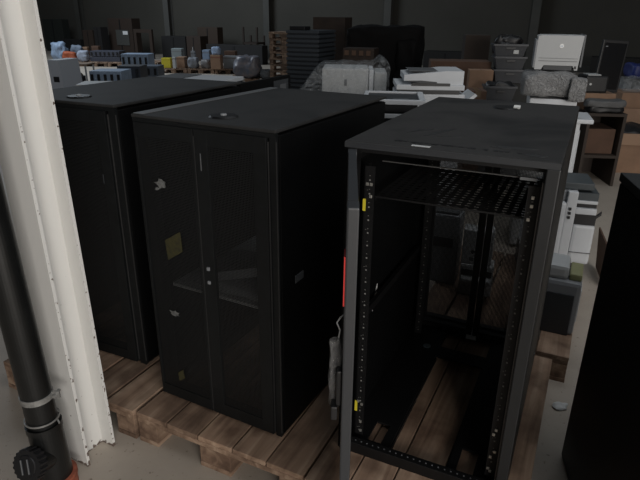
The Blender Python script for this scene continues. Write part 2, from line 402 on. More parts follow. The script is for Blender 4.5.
# middle rack
BL = Vector((-.67, 2.02, .144)); BH = 1.197
B = rack('closed black server rack with split mesh doors standing in the middle', BL, -.4832, .60, .917, BH, TOPD, latch=True, grommet=(.53, .115))
d1 = door(B, .006, .276, .01, BH - .026, -.016, name='left_door', fr=.05, left_b=.012, right_b=.012)
d2 = door(B, .280, .570, .01, BH - .026, -.016, name='right_door', fr=.055, left_b=.055, right_b=.05)
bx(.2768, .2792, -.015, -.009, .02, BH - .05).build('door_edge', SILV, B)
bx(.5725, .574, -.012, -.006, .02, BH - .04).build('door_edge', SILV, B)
bx(.5745, .600, -.004, .008, .0, BH - .024).build('corner_post', RACK, B)
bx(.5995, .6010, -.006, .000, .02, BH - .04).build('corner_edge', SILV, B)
for za, zb_ in ((.655, .668), (.60, .612)): bx(.300, .311, -.022, -.0155, za, zb_, bev=.001).build('door_lock', GREYP, d2)
bx(.303, .306, -.018, -.0155, 1.03, 1.09).build('lock_slot', MIDG, d2)
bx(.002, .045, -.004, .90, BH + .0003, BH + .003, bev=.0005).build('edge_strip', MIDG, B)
# torn stickers and the yellow notice on the left door
def torn(cx, cz, s, seed, m, parent, name='torn_sticker', y=-.0175):
    rnd = random.Random(seed); k = MB(); pts = []
    for i in range(14):
        a = i * 2 * math.pi / 14; r = s * (rnd.uniform(.45, 1.05)); pts.append((cx + r * math.cos(a), cz + r * .62 * math.sin(a)))
    k.prism(pts, y, y + .0008, axis='y'); k.build(name, m, parent)
torn(.112, .958, .034, 3, STK, d1); torn(.093, .935, .012, 5, STK, d1)
torn(.118, .425, .028, 8, STK, d1)
def quad(pts, y, m, name, parent): return MB().prism(pts, y, y + .0008, axis='y').build(name, m, parent)
quad([(.105, .735), (.185, .785), (.188, .705), (.112, .655)], -.0175, YELD, 'yellow_notice', d1)
quad([(.105, .14), (.135, .165), (.14, .125), (.108, .10)], -.0175, YELD, 'small_notice', d1)
# inside: shelf with cables and a slanting bar
sh = bx(.05, .55, .06, .7, .50, .512).build('shelf', OFFW, B)
k = MB(); k.lump(.12, .5, .08, .4, .513, .56, amp=.02, fr=14, cuts=6); k.build('cable_heap', GREYP, B, smooth=True)
k = MB(); k.box(.26, .56, .05, .06, .62, .655, rot=Matrix.Rotation(-.32, 3, 'Y')); k.build('slanting_bar', GREYP, B)

# leftmost rack
A = rack('closed black server rack farthest left, half behind the white column', (-1.352, 2.465, .144), -.4238, .60, .917, BH, TOPD, grommet=(.52, .105))
dA = door(A, .006, .555, .01, BH - .026, -.016, name='door', fr=.05)
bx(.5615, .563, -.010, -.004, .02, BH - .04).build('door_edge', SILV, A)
bx(.563, .600, -.004, .008, .0, BH - .024).build('corner_post', RACK, A)
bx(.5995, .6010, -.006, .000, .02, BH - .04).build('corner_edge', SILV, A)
bx(.503, .506, -.018, -.0155, .87, .91).build('door_lock', DARKP, dA)
# its rear door stands open straight back, with a plate on it
rd = bx(.570, .596, .922, 1.50, .02, BH - .01, bev=.003).build('rear_door', RACKS, A)
k = MB(); k.box(.5965, .600, 1.28, 1.46, BH - .14, BH - .03, bev=.001); pl = k.build('label_plate', DARKP, rd)
bx(.6005, .6015, 1.35, 1.43, BH - .11, BH - .055).build('label', MIDG, pl)
# open rack
CL = Vector((.08, 1.685, .144)); CH_ = 1.178; CD = 1.115; CW = .600
t = thing('open_server_rack', 'empty black server rack with front door swung open and mounting rails', 'server rack', CL, -.4408)
OR = t
f = MB()
for x in (.003, CW - .033):
    f.box(x, x + .03, 0, .035, 0, CH_ - .02, bev=.002); f.box(x, x + .03, CD - .035, CD, 0, CH_ - .02, bev=.002)
f.box(.033, CW - .033, .035, .06, CH_ - .040, CH_ - .016); f.box(.033, CW - .033, CD - .03, CD, CH_ - .06, CH_ - .02); f.box(.033, CW - .033, CD - .03, CD, .0, .04)
for x in (.003, CW - .033): f.box(x, x + .03, .035, CD - .035, CH_ - .06, CH_ - .02)
f.build('frame', RACKD, t)
fb = MB()
# base sheet with its openings: strips around two large and two small cut-outs
z0, z1 = .018, .026
xs = [(.002, .09), (.145, .18), (.40, .43), (.49, CW - .002)]
for x0, x1 in xs: fb.box(x0, x1, .035, CD - .03, z0, z1)
fb.box(.09, .145, .175, CD - .03, z0, z1); fb.box(.09, .145, .035, .062, z0, z1)
fb.box(.43, .49, .175, CD - .03, z0, z1); fb.box(.43, .49, .035, .048, z0, z1)
fb.box(.18, .40, .735, .825, z0, z1); fb.box(.18, .40, .965, CD - .03, z0, z1); fb.box(.18, .40, .03, .052, z0, z1)
base = fb.build('base_sheet', RACKD, t)
fbar = bx(.0, CW, .0, .035, .0, .045, bev=.002).build('front_bar', RACKD, t)
k = MB()
for i in range(22): k.cyl((.06 + i * .0225, .018, .0445), (.06 + i * .0225, .018, .0462), .0030, seg=8)
pattern(fbar, k, MIDG)
for x0, x1 in ((.18, .186), (.394, .40)): bx(x0, x1, .05, .735, .0, .018).build('base_lip', RACKD, t)
k = MB(); k.cyl((.12, .80, .0265), (.12, .80, .03), .018, seg=18); k.build('blue_grey_cap', mat('cap_blue', (.06, .08, .09), .5), t)
# side panels, rounded front corner on the right one
k = MB(); k.box(-.004, .002, .0, CD, .006, CH_ - .02, bev=.0015); sl = k.build('left_side_panel', RACKS, t)
k = MB(); k.box(CW - .001, CW + .006, .0, CD, .006, CH_ - .02, bev=.002); sr = k.build('right_side_panel', RACK, t)
bx(CW - .028, CW + .0065, -.012, .0, .004, CH_ - .018, bev=.003).build('front_trim', mat('trim_grey', (.013, .014, .015), .45), t)
bx(CW - .034, CW - .029, -.003, .02, .03, CH_ - .06).build('trim_edge', mat('brown_black', (.012, .009, .007), .5), t)
MB().cyl((CW + .006, .72, .17), (CW + .009, .72, .17), .006, seg=10).build('panel_screw', GREYP, sr)
quad_l = MB().prism([(.30, .44), (.345, .50), (.345, .545), (.30, .49)], .0022, .003, axis='x').build('inner_sticker', PAPER, sl)
bx(.05, CW - .05, .5, .508, CH_ - .05, CH_ - .04).build('roof_rail', RACKD, t)
# top
k = bx(-.005, CW + .006, -.006, CD + .002, CH_ - .015, CH_, bev=.004); tp = k.build('top_panel', TOPC, t)
k = bx(-.004, CW + .005, -.010, -.0055, CH_ - .019, CH_ - .002); k.build('top_front_edge', RACKG, t)
k = MB()
rnd = random.Random(11)
for i in range(26):
    if rnd.random() < .85:
        x = .13 + i * .0155 + rnd.uniform(-.003, .003); k.box(x, x + rnd.uniform(.008, .013), .055 + rnd.uniform(-.004, .004), .066 + rnd.uniform(0, .006), CH_ + .0002, CH_ + .0008)
pattern(tp, k, RACKD)
k = MB(); k.cyl((.335, .90, CH_ + .0005), (.335, .90, CH_ + .006), .055, .05, seg=28); g = k.build('cable_grommet', RACKD, tp)
bx(.365, .39, .875, .89, CH_ + .006, CH_ + .014, rot=Matrix.Rotation(.5, 3, 'X')).build('tag', PAPER, g)
bx(.195, .25, .012, .028, CH_ + .0002, CH_ + .001).build('label', PAPER, tp)
# wipe marks on the dust
MARK = mat('wiped_black', (.012, .0125, .013), .5)
k = MB()
def blot(cx, cy, rx, ry, seed, rot=0):
    rn = random.Random(seed); pts = []
    for i in range(18):
        a = i * 2 * math.pi / 18; r = rn.uniform(.65, 1.1); x, y = math.cos(a) * rx * r, math.sin(a) * ry * r
        pts.append((cx + x * math.cos(rot) - y * math.sin(rot), cy + x * math.sin(rot) + y * math.cos(rot)))
    k.prism(pts, CH_ + .0001, CH_ + .0006)
blot(.47, .12, .07, .02, 1, .1); blot(.53, .05, .035, .015, 2); blot(.22, .26, .012, .10, 3, -.35); blot(.14, .24, .008, .045, 4, -.5); blot(.17, .27, .006, .04, 6, -.55); blot(.27, .20, .05, .007, 9, .3)
pattern(tp, k, MARK)
# mounting rails: each with its holes and cage nuts
def rail(x, y, face, z0=.05, z1=CH_ - .085, n=23, nuts=(), big=True, name='mounting_rail', m=BOLT):
    k = MB(); k.box(x - .016, x + .016, y, y + .003, z0, z1); s = 1 if face > 0 else -1
    k.box(x + s * -.016 - .0015, x + s * -.016 + .0015, y, y + .05, z0, z1)
    r = k.build(name, RACKD, t)
    k = MB(); pitch = .04445; n = int((z1 - z0 - .02) / pitch)
    for i in range(n):
        z = z0 + .02 + i * pitch
        k.box(x - .0025, x + .0025, y - .0012, y + .0002, z - .0025, z + .0025)
        if i % 3 == 0: k.box(x - .0085, x - .0065, y - .001, y + .0002, z + .01, z + .012)
        k.box(x - .002, x + .001, y - .001, y + .0002, z + .0135, z + .0155)
    pattern(r, k, mat('hole_glint', (.17, .17, .16), .5))
    for (dx, z) in nuts:
        q = MB(); q.box(x + dx - .0045, x + dx + .0045, y - .004, y, z - .005, z + .005, bev=.001); q.build('cage_nut', m, r)
    return r
r1 = rail(.060, .05, 1, nuts=((.005, 1.035), (.005, .995), (.006, .19), (.004, .11), (.006, .05 + .02), (-.008, 1.035), (-.008, .2)))
bx(.040, .049, .046, .0495, .945, .985).build('yellow_label', YEL, r1); bx(.040, .049, .046, .0495, .155, .20).build('yellow_label', YEL, r1)
r2 = rail(.545, .05, -1, nuts=((0, 1.06), (.0, 1.035), (-.004, .995), (0, .25), (-.006, .23), (-.006, .135), (.006, .16), (-.008, .085), (0, .075)))
r3 = rail(.055, .86, 1, z1=CH_ - .06); r4 = rail(.545, .86, -1, z1=CH_ - .06, nuts=((0, .06),))
bx(.10, .52, .043, .049, CH_ - .064, CH_ - .061).build('cross_strip', mat('strip', (.05, .05, .048), .4), t)
bx(.505, .55, .03, .045, CH_ - .066, CH_ - .058).build('bent_bracket', MIDG, t)
# slotted shelf near the top
k = MB(); k.box(.055, .545, .12, .60, .975, .9765); s_ = k.build('slotted_shelf', SHELF, t)
k = MB(); k.box(.055, .545, .117, .12, .972, .978); k.box(.055, .058, .12, .6, .962, .978); k.box(.542, .545, .12, .6, .962, .978); k.build('shelf_edge', RACKD, s_)
# rear split doors of perforated steel
for i, (x0, x1) in enumerate(((.006, .296), (.300, CW - .006))):
    dr = door(t, x0, x1, .0275, CH_ - .03, .99, name='rear_door', fr=.03, meshm=REARM, m=RACKD)
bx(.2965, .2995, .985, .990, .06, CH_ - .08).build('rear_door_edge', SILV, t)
bx(.275, .325, .962, .966, .022, .045).build('rear_label', OFFW, t)
# cables bracket rear inside
bx(.02, .035, .12, .84, .5, .53).build('side_brace', RACKD, t)
# swung-out front door, seen nearly edge on
HG = Vector((.0815, 1.660)); hv = Vector((.0555, 1.100)) - HG; dl = hv.length; da = math.atan2(hv.y, hv.x) + .4408
cx_, cy_ = (lambda p: (p.x, p.y))(Matrix.Rotation(.4408, 2) @ (HG - Vector((CL.x, CL.y))))
dr = MB(); DW, DT = dl, .026
dr.box(0, .05, 0, DT, .03, CH_ - .02, bev=.003); dr.box(DW - .055, DW, 0, DT, .03, CH_ - .02, bev=.004)
dr.box(.05, DW - .055, .002, DT - .002, .03, .08); dr.box(.05, DW - .055, .002, DT - .002, CH_ - .07, CH_ - .02)
do = dr.build('front_door', RACKG, t, loc=(cx_, cy_, 0)); do.rotation_euler.z = da
bx(.046, DW - .051, .010, .0115, .076, CH_ - .066).build('mesh_panel', DOORM, do)
for z in (.2, .6, 1.0): MB().cyl((.0, .03, z - .03), (.0, .03, z + .03), .006, seg=12).build('hinge', RACKD, do)
# the outer face looks left (local -y)
bx(DW - .05, DW - .004, -.0032, -.0002, .925, 1.045).build('red_sticker', RED, do)
k = MB(); k.box(DW - .045, DW - .02, -.014, 0, .64, .74, bev=.004); k.box(DW - .05, DW - .015, -.026, -.010, .60, .64, bev=.004); hd = k.build('swing_handle', BLKP, do)
bagroot = tag(MB().lump(-.020, .012, -.012, .012, -.22, -.02, amp=.012, fr=22, seed=4, cuts=8, rnd=.6).build('plastic_bag', BAGF, smooth=True), 'small clear plastic bag tied to the open rack door by a wire', 'plastic bag')
dw = OR.matrix_basis @ do.matrix_basis if False else None
pw = Vector((.046, 1.16, .975))
bagroot.location = pw
k = MB(); pts = [Vector((0, 0, -.03)), Vector((.004, .0, .0)), Vector((-.004, 0, .02)), Vector((.004, 0, .034)), Vector((.022, 0.0, .05))]
k.tube(pts, .0018); k.build('tie_wire', OFFW, bagroot)

# right foreground rack
D = thing('server_rack', 'black rack standing on the floor at the right edge, only its flat side showing', 'server rack', (1.004, 1.818, 0), -.20)
# origin at its far left corner; body runs toward the viewer and to the right
k = MB(); k.box(.002, .6, -1.0, 0, .0, 1.165, bev=.006); k.build('body', BLKP, D)
k = MB(); k.box(-.002, .002, -.99, -.008, .01, 1.16, bev=.0015); k.build('side_panel', RACKD, D)
k = MB(); k.box(-.004, .606, -1.004, .004, 1.166, 1.195, bev=.004); k.build('top_panel', mat('black_lid', (.014, .015, .016), .5), D)

# ------------------------------------------------------------------ background helpers
def carton(label, loc, w, d, h, rz=YA, m=KRAFT, open_=False, name='cardboard_box', group=None, fl=(1, 1, 1, 1), tape=True):
    t = thing(name, label, 'cardboard box', loc, rz, group)
    if not open_:
        bx(0, w, 0, d, 0, h, bev=.004).build('carton_body', m, t)
        if tape: bx(w / 2 - .025, w / 2 + .025, -.001, d + .001, h - .06 if h > .12 else h * .5, h + .0012).build('packing_tape', mat('brown_tape', (.12, .075, .04), .35), t)
        else: bx(w / 2 - .0015, w / 2 + .0015, .002, d - .002, h, h + .0012).build('flap_seam', KRAFTI, t)
        return t
    k = MB(); e = .006
    k.box(0, w, 0, e, 0, h); k.box(0, w, d - e, d, 0, h); k.box(0, e, e, d - e, 0, h); k.box(w - e, w, e, d - e, 0, h); k.box(e, w - e, e, d - e, 0, e)
    k.build('carton_body', m, t)
    L = min(w, d) * .48; rn = random.Random(int(w * 1000))
    if fl[0]: MB().prism([(0, h), (-L * .25 , h - L * .9), (-L * .25 - e, h - L * .9), (-e, h)], 0, w, axis='x').build('flap', m, t)
    if fl[1]: MB().prism([(d, h), (d + L * .6, h + L * .6), (d + L * .6, h + L * .6 - e), (d, h - e)], 0, w, axis='x').build('flap', m, t)
    if fl[2]: MB().prism([(0, h), (-L * .8, h + L * .25), (-L * .8, h + L * .25 - e), (0, h - e)], 0, d, axis='y').build('flap', m, t)
    if fl[3]: MB().prism([(w, h), (w + L * .8, h + L * .1), (w + L * .8, h + L * .1 - e), (w, h - e)], 0, d, axis='y').build('flap', m, t)
    return t

def copier(label, loc, w, d, h, rz=YA, m=WHITE, tray=True, lid=.12, gap=.045, feeder=True, drawers=3, group=None):
    """floor-standing copier: cabinet with paper drawers, output gap, scanner and feeder"""
    t = thing('office_copier', label, 'copier', loc, rz, group)
    hb = h - lid - gap - (.10 if feeder else 0)
    k = MB(); k.box(0, w, 0, d, .04, hb, bev=.01)
    for x in (.04, w - .08):
        for y in (.04, d - .08): k.cyl((x + .02, y + .02, 0), (x + .02, y + .02, .04), .02, seg=10)
    k.build('cabinet', m, t)
    dh = min(.14, (hb - .25) / max(1, drawers))
    for i in range(drawers):
        z = .08 + i * (dh + .008)
        q = bx(.012, w - .012, -.012, .0, z, z + dh, bev=.003).build('paper_drawer', m, t)
        bx(w * .38, w * .62, -.016, -.011, z + dh * .55, z + dh * .75).build('handle', MIDG, q)
    k = MB(); k.box(.03, w * .9, .04, d - .03, hb, hb + gap); k.build('output_gap', BLKP, t)
    zs = hb + gap
    k = MB(); k.box(0, w, 0, d, zs, zs + lid, bev=.008); sc = k.build('scanner', m, t)
    bx(w * .78, w * .98, -.06, .002, zs + .02, zs + .06, bev=.004).build('control_panel', DARKP, t)
    if feeder:
        z = zs + lid
        k = MB(); k.box(.01, w - .01, .03, d - .01, z + .004, z + .03, bev=.004); k.box(w * .55, w - .01, .05, d - .02, z + .03, z + .10, bev=.01); fe = k.build('document_feeder', m, t)
        MB().prism([(.02, z + .075), (w * .55, z + .035), (w * .55, z + .047), (.02, z + .088)], .08, d - .05, axis='y').build('feeder_tray', m, fe)
    return t

# ------------------------------------------------------------------ copiers and printers behind the racks
# large white copier behind the open rack
a, w1 = span(397, 474, 79, 4.75, -.06)
t = thing('office_copier', 'white copier with flat document feeder directly behind the open rack', 'copier', (a.x, a.y, 0), -.06)
z = a.z; dd = .50; w1 = .565
k = MB(); k.box(0, w1, 0, dd, .03, z - .115, bev=.012); k.build('cabinet', WHITE, t)
k = MB(); k.box(.02, w1 - .05, -.002, dd, z - .115, z - .085); k.build('output_gap', BLKP, t)
k = MB(); k.box(0, w1 - .01, 0, dd, z - .085, z - .045, bev=.004); k.build('scanner', WHITE, t)
k = MB(); k.box(.12, w1 - .13, -.004, .01, z - .052, z - .030); k.build('paper_slot', BLKP, t)
fe = MB().prism([(.06, z - .015), (.30, z - .045), (w1 - .02, z - .045), (w1 - .02, z + .065), (.40, z + .065), (.32, z + .055), (.06, z + .03)], .03, dd - .02, axis='y').build('document_feeder', WHITE, t)
MB().prism([(.058, z - .016), (.33, z - .047), (.33, z - .022), (.20, z - .012)], .026, .031, axis='y').build('feeder_slot', DARKP, fe)
bx(.10, .34, .08, dd - .08, z + .056, z + .060, bev=.001).build('feeder_tray', MIDG, fe)
MB().prism([(w1 - .01, z - .21), (w1 + .10, z - .12), (w1 + .12, z - .135), (w1, z - .25)], .1, dd - .05, axis='y').build('side_tray', WHITE, t)
for i in range(3):
    q = bx(.02, w1 - .02, -.012, .0, .07 + i * .17, .07 + i * .17 + .16, bev=.003).build('paper_drawer', WHITE, t); bx(.22, .38, -.015, -.011, .16 + i * .17, .18 + i * .17).build('handle', MIDG, q)
for x in (.04, w1 - .08): MB().cyl((x, .1, 0), (x, .1, .03), .02, seg=10).build('foot', BLKP, t); MB().cyl((x, dd - .1, 0), (x, dd - .1, .03), .02, seg=10).build('foot', BLKP, t)
bx(.20, .22, -.004, .004, z - .28, z - .20).build('dark_catch', BLKP, t)

# copier with open trays, in front of it to the left
a, w2 = span(362, 402, 99, 3.72, -.12); z = a.z; w2 = .36; dd = .46
t = thing('office_copier', 'white copier with open black paper trays between closed and open racks', 'copier', (a.x, a.y, 0), -.12)
bx(0, w2, 0, dd, .03, z - .15, bev=.01).build('cabinet', OFFW, t)
bx(.01, w2 - .01, .01, dd, z - .15, z - .12).build('output_gap', BLKP, t)
k = MB(); k.box(0, w2 + .02, 0, dd, z - .12, z - .09, bev=.006); k.build('middle_tray', WHITE, t)
k = MB(); k.box(.015, w2, .02, dd - .02, z - .09, z - .03); k.box(.04, w2 - .04, -.003, .02, z - .075, z - .035); k.build('black_bay', BLKP, t)
k = MB(); e = .03
k.box(0, w2 + .05, -.01, e, z - .03, z, bev=.004); k.box(0, w2 + .05, dd - e, dd, z - .03, z, bev=.004); k.box(0, e, e, dd - e, z - .03, z, bev=.004); k.box(w2 + .01, w2 + .05, e, dd - e, z - .03, z, bev=.004)
tr = k.build('top_tray', WHITE, t); bx(e, w2 + .01, e, dd - e, z - .028, z - .012).build('tray_bed', DARKP, tr); bx(w2 * .55, w2 * .85, .05, .12, z - .011, z - .004, bev=.002).build('paper_guide', MIDG, tr)
for x in (.06, w2 - .06):
    for y in (.08, dd - .08): MB().cyl((x, y, 0), (x, y, .03), .02, seg=10).build('foot', BLKP, t)

# tall cabinet/copier wrapped in clear film
a, w3 = span(322, 389, 66, 5.6, -.06); z = a.z
t = thing('office_copier', 'pale grey copier draped in clear plastic film behind the middle rack', 'copier', (a.x, a.y, 0), -.06)
bx(0, w3 * .70, 0, .5, .0, z - .02, bev=.015).build('cabinet', OFFW, t)
bx(w3 * .71, w3 * .78, .02, .5, .0, z - .03, bev=.01).build('side_column', WHITE, t)
bx(w3 * .79, w3 * .98, .03, .5, .0, z - .05, bev=.02).build('side_unit', OFFW, t)
bx(w3 * .34, w3 * .38, -.004, .0, z - .18, z - .12).build('logo_mark', MIDG, t)
k = MB()
nx, nz = 26, 12; g = []
for i in range(nx + 1):
    row = []
    for j in range(nz + 1):
        s = i / nx; q = j / nz
        X = -.26 + s * (w3 + .27); top_ = (z + .012) if s > .25 else z + .012 - (.25 - s) * 1.15
        if s > .82: top_ = z + .012 + .06 * math.sin((s - .82) / .18 * math.pi)
        low = max(.55, z - .34)
        Z = top_ + (low - top_) * q; yy = -.035 - .025 * math.sin(s * 9 + q * 3) * q
        p = Vector((X, yy, Z)) + noise.noise_vector(Vector((X * 9, Z * 9, 3))) * .022; row.append(k.bm.verts.new(p))
    g.append(row)
for i in range(nx):
    for j in range(nz): k.bm.faces.new((g[i][j], g[i + 1][j], g[i + 1][j + 1], g[i][j + 1]))
# over the top
for i in range(nx):
    for j in range(1):
        p, q = g[i][0].co, g[i + 1][0].co
        a1 = k.bm.verts.new((p.x, .52, p.z + .01)); b1 = k.bm.verts.new((q.x, .52, q.z + .01)); k.bm.faces.new((g[i][0], g[i + 1][0], b1, a1))
fl = k.build('film_cover', FILM, t, smooth=True); fl['label'] = 'crumpled clear plastic film'

# bubble-wrapped device on a white copier, small printer on top
a, w4 = span(530, 578, 98, 4.05, -.30); z = a.z
t = thing('office_copier', 'white copier standing under the bubble wrapped bundle behind the open rack', 'copier', (a.x, a.y, 0), -.30)
bx(0, w4, 0, .5, .03, z - .09, bev=.01).build('cabinet', OFFW, t)
bx(.0, w4 + .0, -.004, .5, z - .088, z - .0, bev=.008).build('scanner', WHITE, t)
bx(w4 + .0005, w4 + .12, -.06, .3, z - .15, z - .12, bev=.008).build('side_table', WHITE, t)
k = MB(); k.box(w4 + .001, w4 + .04, -.045, -.02, .35, z - .15, bev=.005); k.box(w4 + .041, w4 + .046, -.04, .2, .45, z - .2); k.build('side_leg', WHITE, t)
bx(w4 + .001, w4 + .03, .0, .28, .35, z - .18).build('blue_grey_side', mat('blue_grey', (.07, .10, .13), .5), t)
for x in (.06, w4 - .06):
    for y in (.08, .42): MB().cyl((x, y, 0), (x, y, .03), .02, seg=10).build('foot', BLKP, t)
zt = z
a2 = at(520, 100, 3.98); zb = zt + .012
p, w5 = span(521, 580, 98, 4.02, -.30); ztop = at(552, 70, 4.3).z
t = thing('wrapped_device', 'device rolled in grey bubble wrap under the small white printer', 'wrapped device', (p.x, p.y, zb), -.30)
k = MB(); k.lump(0, w5 * .93, .02, .46, 0, ztop - zb, amp=.022, fr=9, seed=2, cuts=12, rnd=.45); k.build('bubble_wrap', BUB, t, smooth=True)
k = MB(); k.lump(w5 * .80, w5 + .03, -.03, .05, -.02, ztop - zb - .02, amp=.012, fr=12, seed=9, cuts=8, rnd=.3); bb = k.build('loose_wrap_end', BUB, t, smooth=True)
bx(.03, w5 * .86, .07, .42, .02, ztop - zb - .03, bev=.02).build('device_body', GREYP, t)
# printer on top
p, w6 = span(539, 585, 35, 4.16, -.31); 
zb = ztop + .016; ht = p.z - zb
t = thing('laser_printer', 'small white laser printer on top of the bubble wrapped bundle', 'printer', (p.x, p.y, zb), -.31)
k = MB(); k.prism([(0, .075), (.0, ht - .008), (.02, ht), (w6, ht), (w6 - .012, .0), (w6 - .03, .0), (w6 - .045, .03), (.06, .03), (.045, .0), (.0, .0)], .0, .30, axis='y'); k.build('printer_body', OFFW, t)
bx(-.014, .0, .0, .28, .01, ht - .03, bev=.004).build('side_cover', GREYP, t)
bx(w6, w6 + .014, .02, .29, .02, ht + .006, bev=.004).build('side_cover', MIDG, t)
bx(.02, w6 - .018, -.002, .0005, ht * .25, ht * .265).build('seam', MIDG, t); bx(.02, w6 - .018, -.002, .0005, ht * .335, ht * .345).build('seam', MIDG, t)
bx(.06, w6 - .05, -.001, .02, .0, .028).build('paper_mouth', DARKP, t)
bx(w6 - .035, w6 - .02, -.003, .0, .01, .028).build('power_button', BLKP, t)
lg = MB().cyl((w6 * .54, -.003, ht * .70), (w6 * .54, .001, ht * .70), .014, seg=24).build('round_logo', mat('emblem_glare_white', (.9, .9, .88), .25), t)  # logo disc; its white is glare put into the colour
fc = bpy.data.curves.new('logo_letters', 'FONT'); fc.body = 'hp'; fc.size = .018; fc.align_x = 'CENTER'; fc.align_y = 'CENTER'; fc.extrude = .0003; fc.materials.append(mat('logo_blue', (.25, .35, .5), .4))
fo = bpy.data.objects.new('logo_letters', fc); C.objects.link(fo); fo.parent = lg; fo.location = (w6 * .54, -.0036, ht * .70); fo.rotation_euler = (math.pi / 2, -.25, 0)
fm = bpy.data.meshes.new_from_object(fo); fm_o = bpy.data.objects.new('logo_letters', fm); C.objects.link(fm_o); fm_o.parent = lg; fm_o.location = fo.location; fm_o.rotation_euler = fo.rotation_euler; bpy.data.objects.remove(fo)
zpr = zb

# grey and white printers right behind the open rack, on the pallet
pz = .1445
def onpal(u, v): c, s = math.cos(.45), math.sin(.45); return (u * c + v * s, -u * s + v * c, pz)
# tall office printer turned on end, its output bins facing the aisle
p = at(556, 268, 3.12)
t = thing('upright_printer', 'pale grey printer with dark slots beside the right side of the open rack', 'printer', (p.x - .20, p.y + .04, .285), -.25)
zt_ = at(570, 183, 3.2).z - .285; W = .30
k = MB(); k.box(0, W - .10, 0, .36, 0, zt_ * .80, bev=.015); k.box(W - .1005, W - .045, .01, .34, .0, zt_ * .94, bev=.008); k.build('printer_body', WHITE, t)
k = MB(); k.box(.05, W - .06, .04, .33, zt_ * .80, zt_ * .94, bev=.01); k.build('upper_cover', GREYP, t)
k = MB(); k.box(.08, W + .04, .05, .30, zt_ * .945, zt_ * 1.03, bev=.006); k.build('dark_top_bin', mat('slate', (.05, .06, .065), .5), t)
k = MB(); k.box(W - .044, W + .08, .02, .30, .0, zt_ * .52, bev=.018); k.build('lower_cover', WHITE, t)
k = MB(); k.box(W - .043, W + .078, .016, .022, zt_ * .155, zt_ * .165); k.build('cover_seam', MIDG, t)
k = MB(); k.box(W - .044, W + .075, .03, .29, zt_ * .522, zt_ * .655); k.build('dark_bay', BLKP, t)
MB().prism([(W + .07, zt_ * .60), (W + .10, zt_ * .66), (W + .10, zt_ * .70), (W + .07, zt_ * .63)], .03, .05, axis='y').build('lever', BLKP, t)
k = MB(); k.box(W - .044, W + .07, .02, .30, zt_ * .657, zt_ * .735, bev=.006); k.build('white_bin', WHITE, t)
k = MB(); k.box(W - .044, W + .068, .04, .28, zt_ * .736, zt_ * .785); k.build('dark_slot', BLKP, t)
k = MB(); k.box(W - .044, W + .07, .03, .29, zt_ * .786, zt_ * .825, bev=.004); k.build('thin_bin', WHITE, t)
k = MB(); k.box(W - .044, W + .07, .04, .28, zt_ * .826, zt_ * .92); k.build('slate_bin', MATS['slate'], t)
for i in range(3): bx(W - .086, W - .072, -.001, .011, zt_ * (.60 + i * .055), zt_ * (.632 + i * .055), bev=.001).build('button', BLKP, t)
bx(.01, W - .115, -.004, .001, .03, zt_ * .75, bev=.004).build('door_panel', WHITE, t)
UPL = (p.x - .20, p.y + .04)
# what it stands on: a low wooden crate board
o = tag(bx(.0, .29, .0, .40, 0, .139, bev=.004).build('wooden_box', WOODB, loc=(UPL[0], UPL[1], pz), rotz=-.25), 'low dark wooden box on the pallet under the upright printer', 'box')
p = atz(600, 287, 0)
tag(bx(-.01, .0, .0, .34, 0, .30, rot=Matrix.Rotation(-.10, 3, 'Y')).build('cardboard_sheet', KRAFTD, loc=(p.x, p.y - .02, .012), rotz=-.30), 'brown cardboard sheet leaning beside the upright printer', 'cardboard sheet')

p = at(572, 337, 2.63)
t = thing('desktop_printer', 'grey printer with a yellow patch standing by the rear corner of the open rack', 'printer', (1.034, 2.628, pz), -.44)
h2 = .37
k = MB(); k.box(.0, .30, .0, .22, .0, h2 * .80, bev=.02); k.build('printer_body', GREYP, t)
k = MB(); k.box(.02, .23, .02, .20, h2 * .80, h2, bev=.02); k.build('upper_cover', OFFW, t)
bx(.235, .295, .03, .20, h2 * .80, h2 * .90, bev=.01).build('yellow_patch', mat('yellowed_plastic', (.24, .24, .12), .5), t)
bx(.301, .304, .04, .15, h2 * .18, h2 * .66).build('connector_plate', WHITE, t)
k = MB()
for i in range(3): k.box(.304, .3055, .07, .085, h2 * (.34 + i * .1), h2 * (.34 + i * .1) + .012)
k.build('connector', BLKP, t)
bx(.01, .275, -.006, .0, .0, h2 * .62, bev=.004).build('dark_front', mat('charcoal_front', (.03, .033, .036), .5), t)

p = at(486, 248, 3.05)
t = thing('desktop_printer', 'grey printer with a round port seen through the open rack rear door', 'printer', (.82, 2.98, pz), -.30)
k = MB(); k.box(.0, .19, .0, .12, .0, .19, bev=.01); k.box(.0, .17, .01, .12, .19, .40, bev=.008); k.build('printer_body', OFFW, t)
MB().cyl((.06, .008, .27), (.06, .011, .27), .012, seg=16).build('round_port', BLKP, t); bx(.045, .07, .008, .011, .215, .235).build('square_mark', MIDG, t)
k = MB(); k.box(.01, .18, -.05, .0, .10, .12, bev=.004); k.build('paper_tray', OFFW, t); bx(.01, .18, -.004, .0, .125, .16).build('tray_mouth', BLKP, t)
t = thing('desktop_printer', 'tall pale printer seen dimly through the left rear door of the open rack', 'printer', (.61, 3.17, pz), -.40)
k = MB(); k.box(.0, .23, .0, .17, .0, .44, bev=.015); k.build('printer_body', GREYP, t); bx(.03, .20, -.004, .001, .24, .30).build('paper_mouth', BLKP, t)
bx(.02, .21, .02, .15, .44, .455, bev=.003).build('top_cover', MIDG, t)

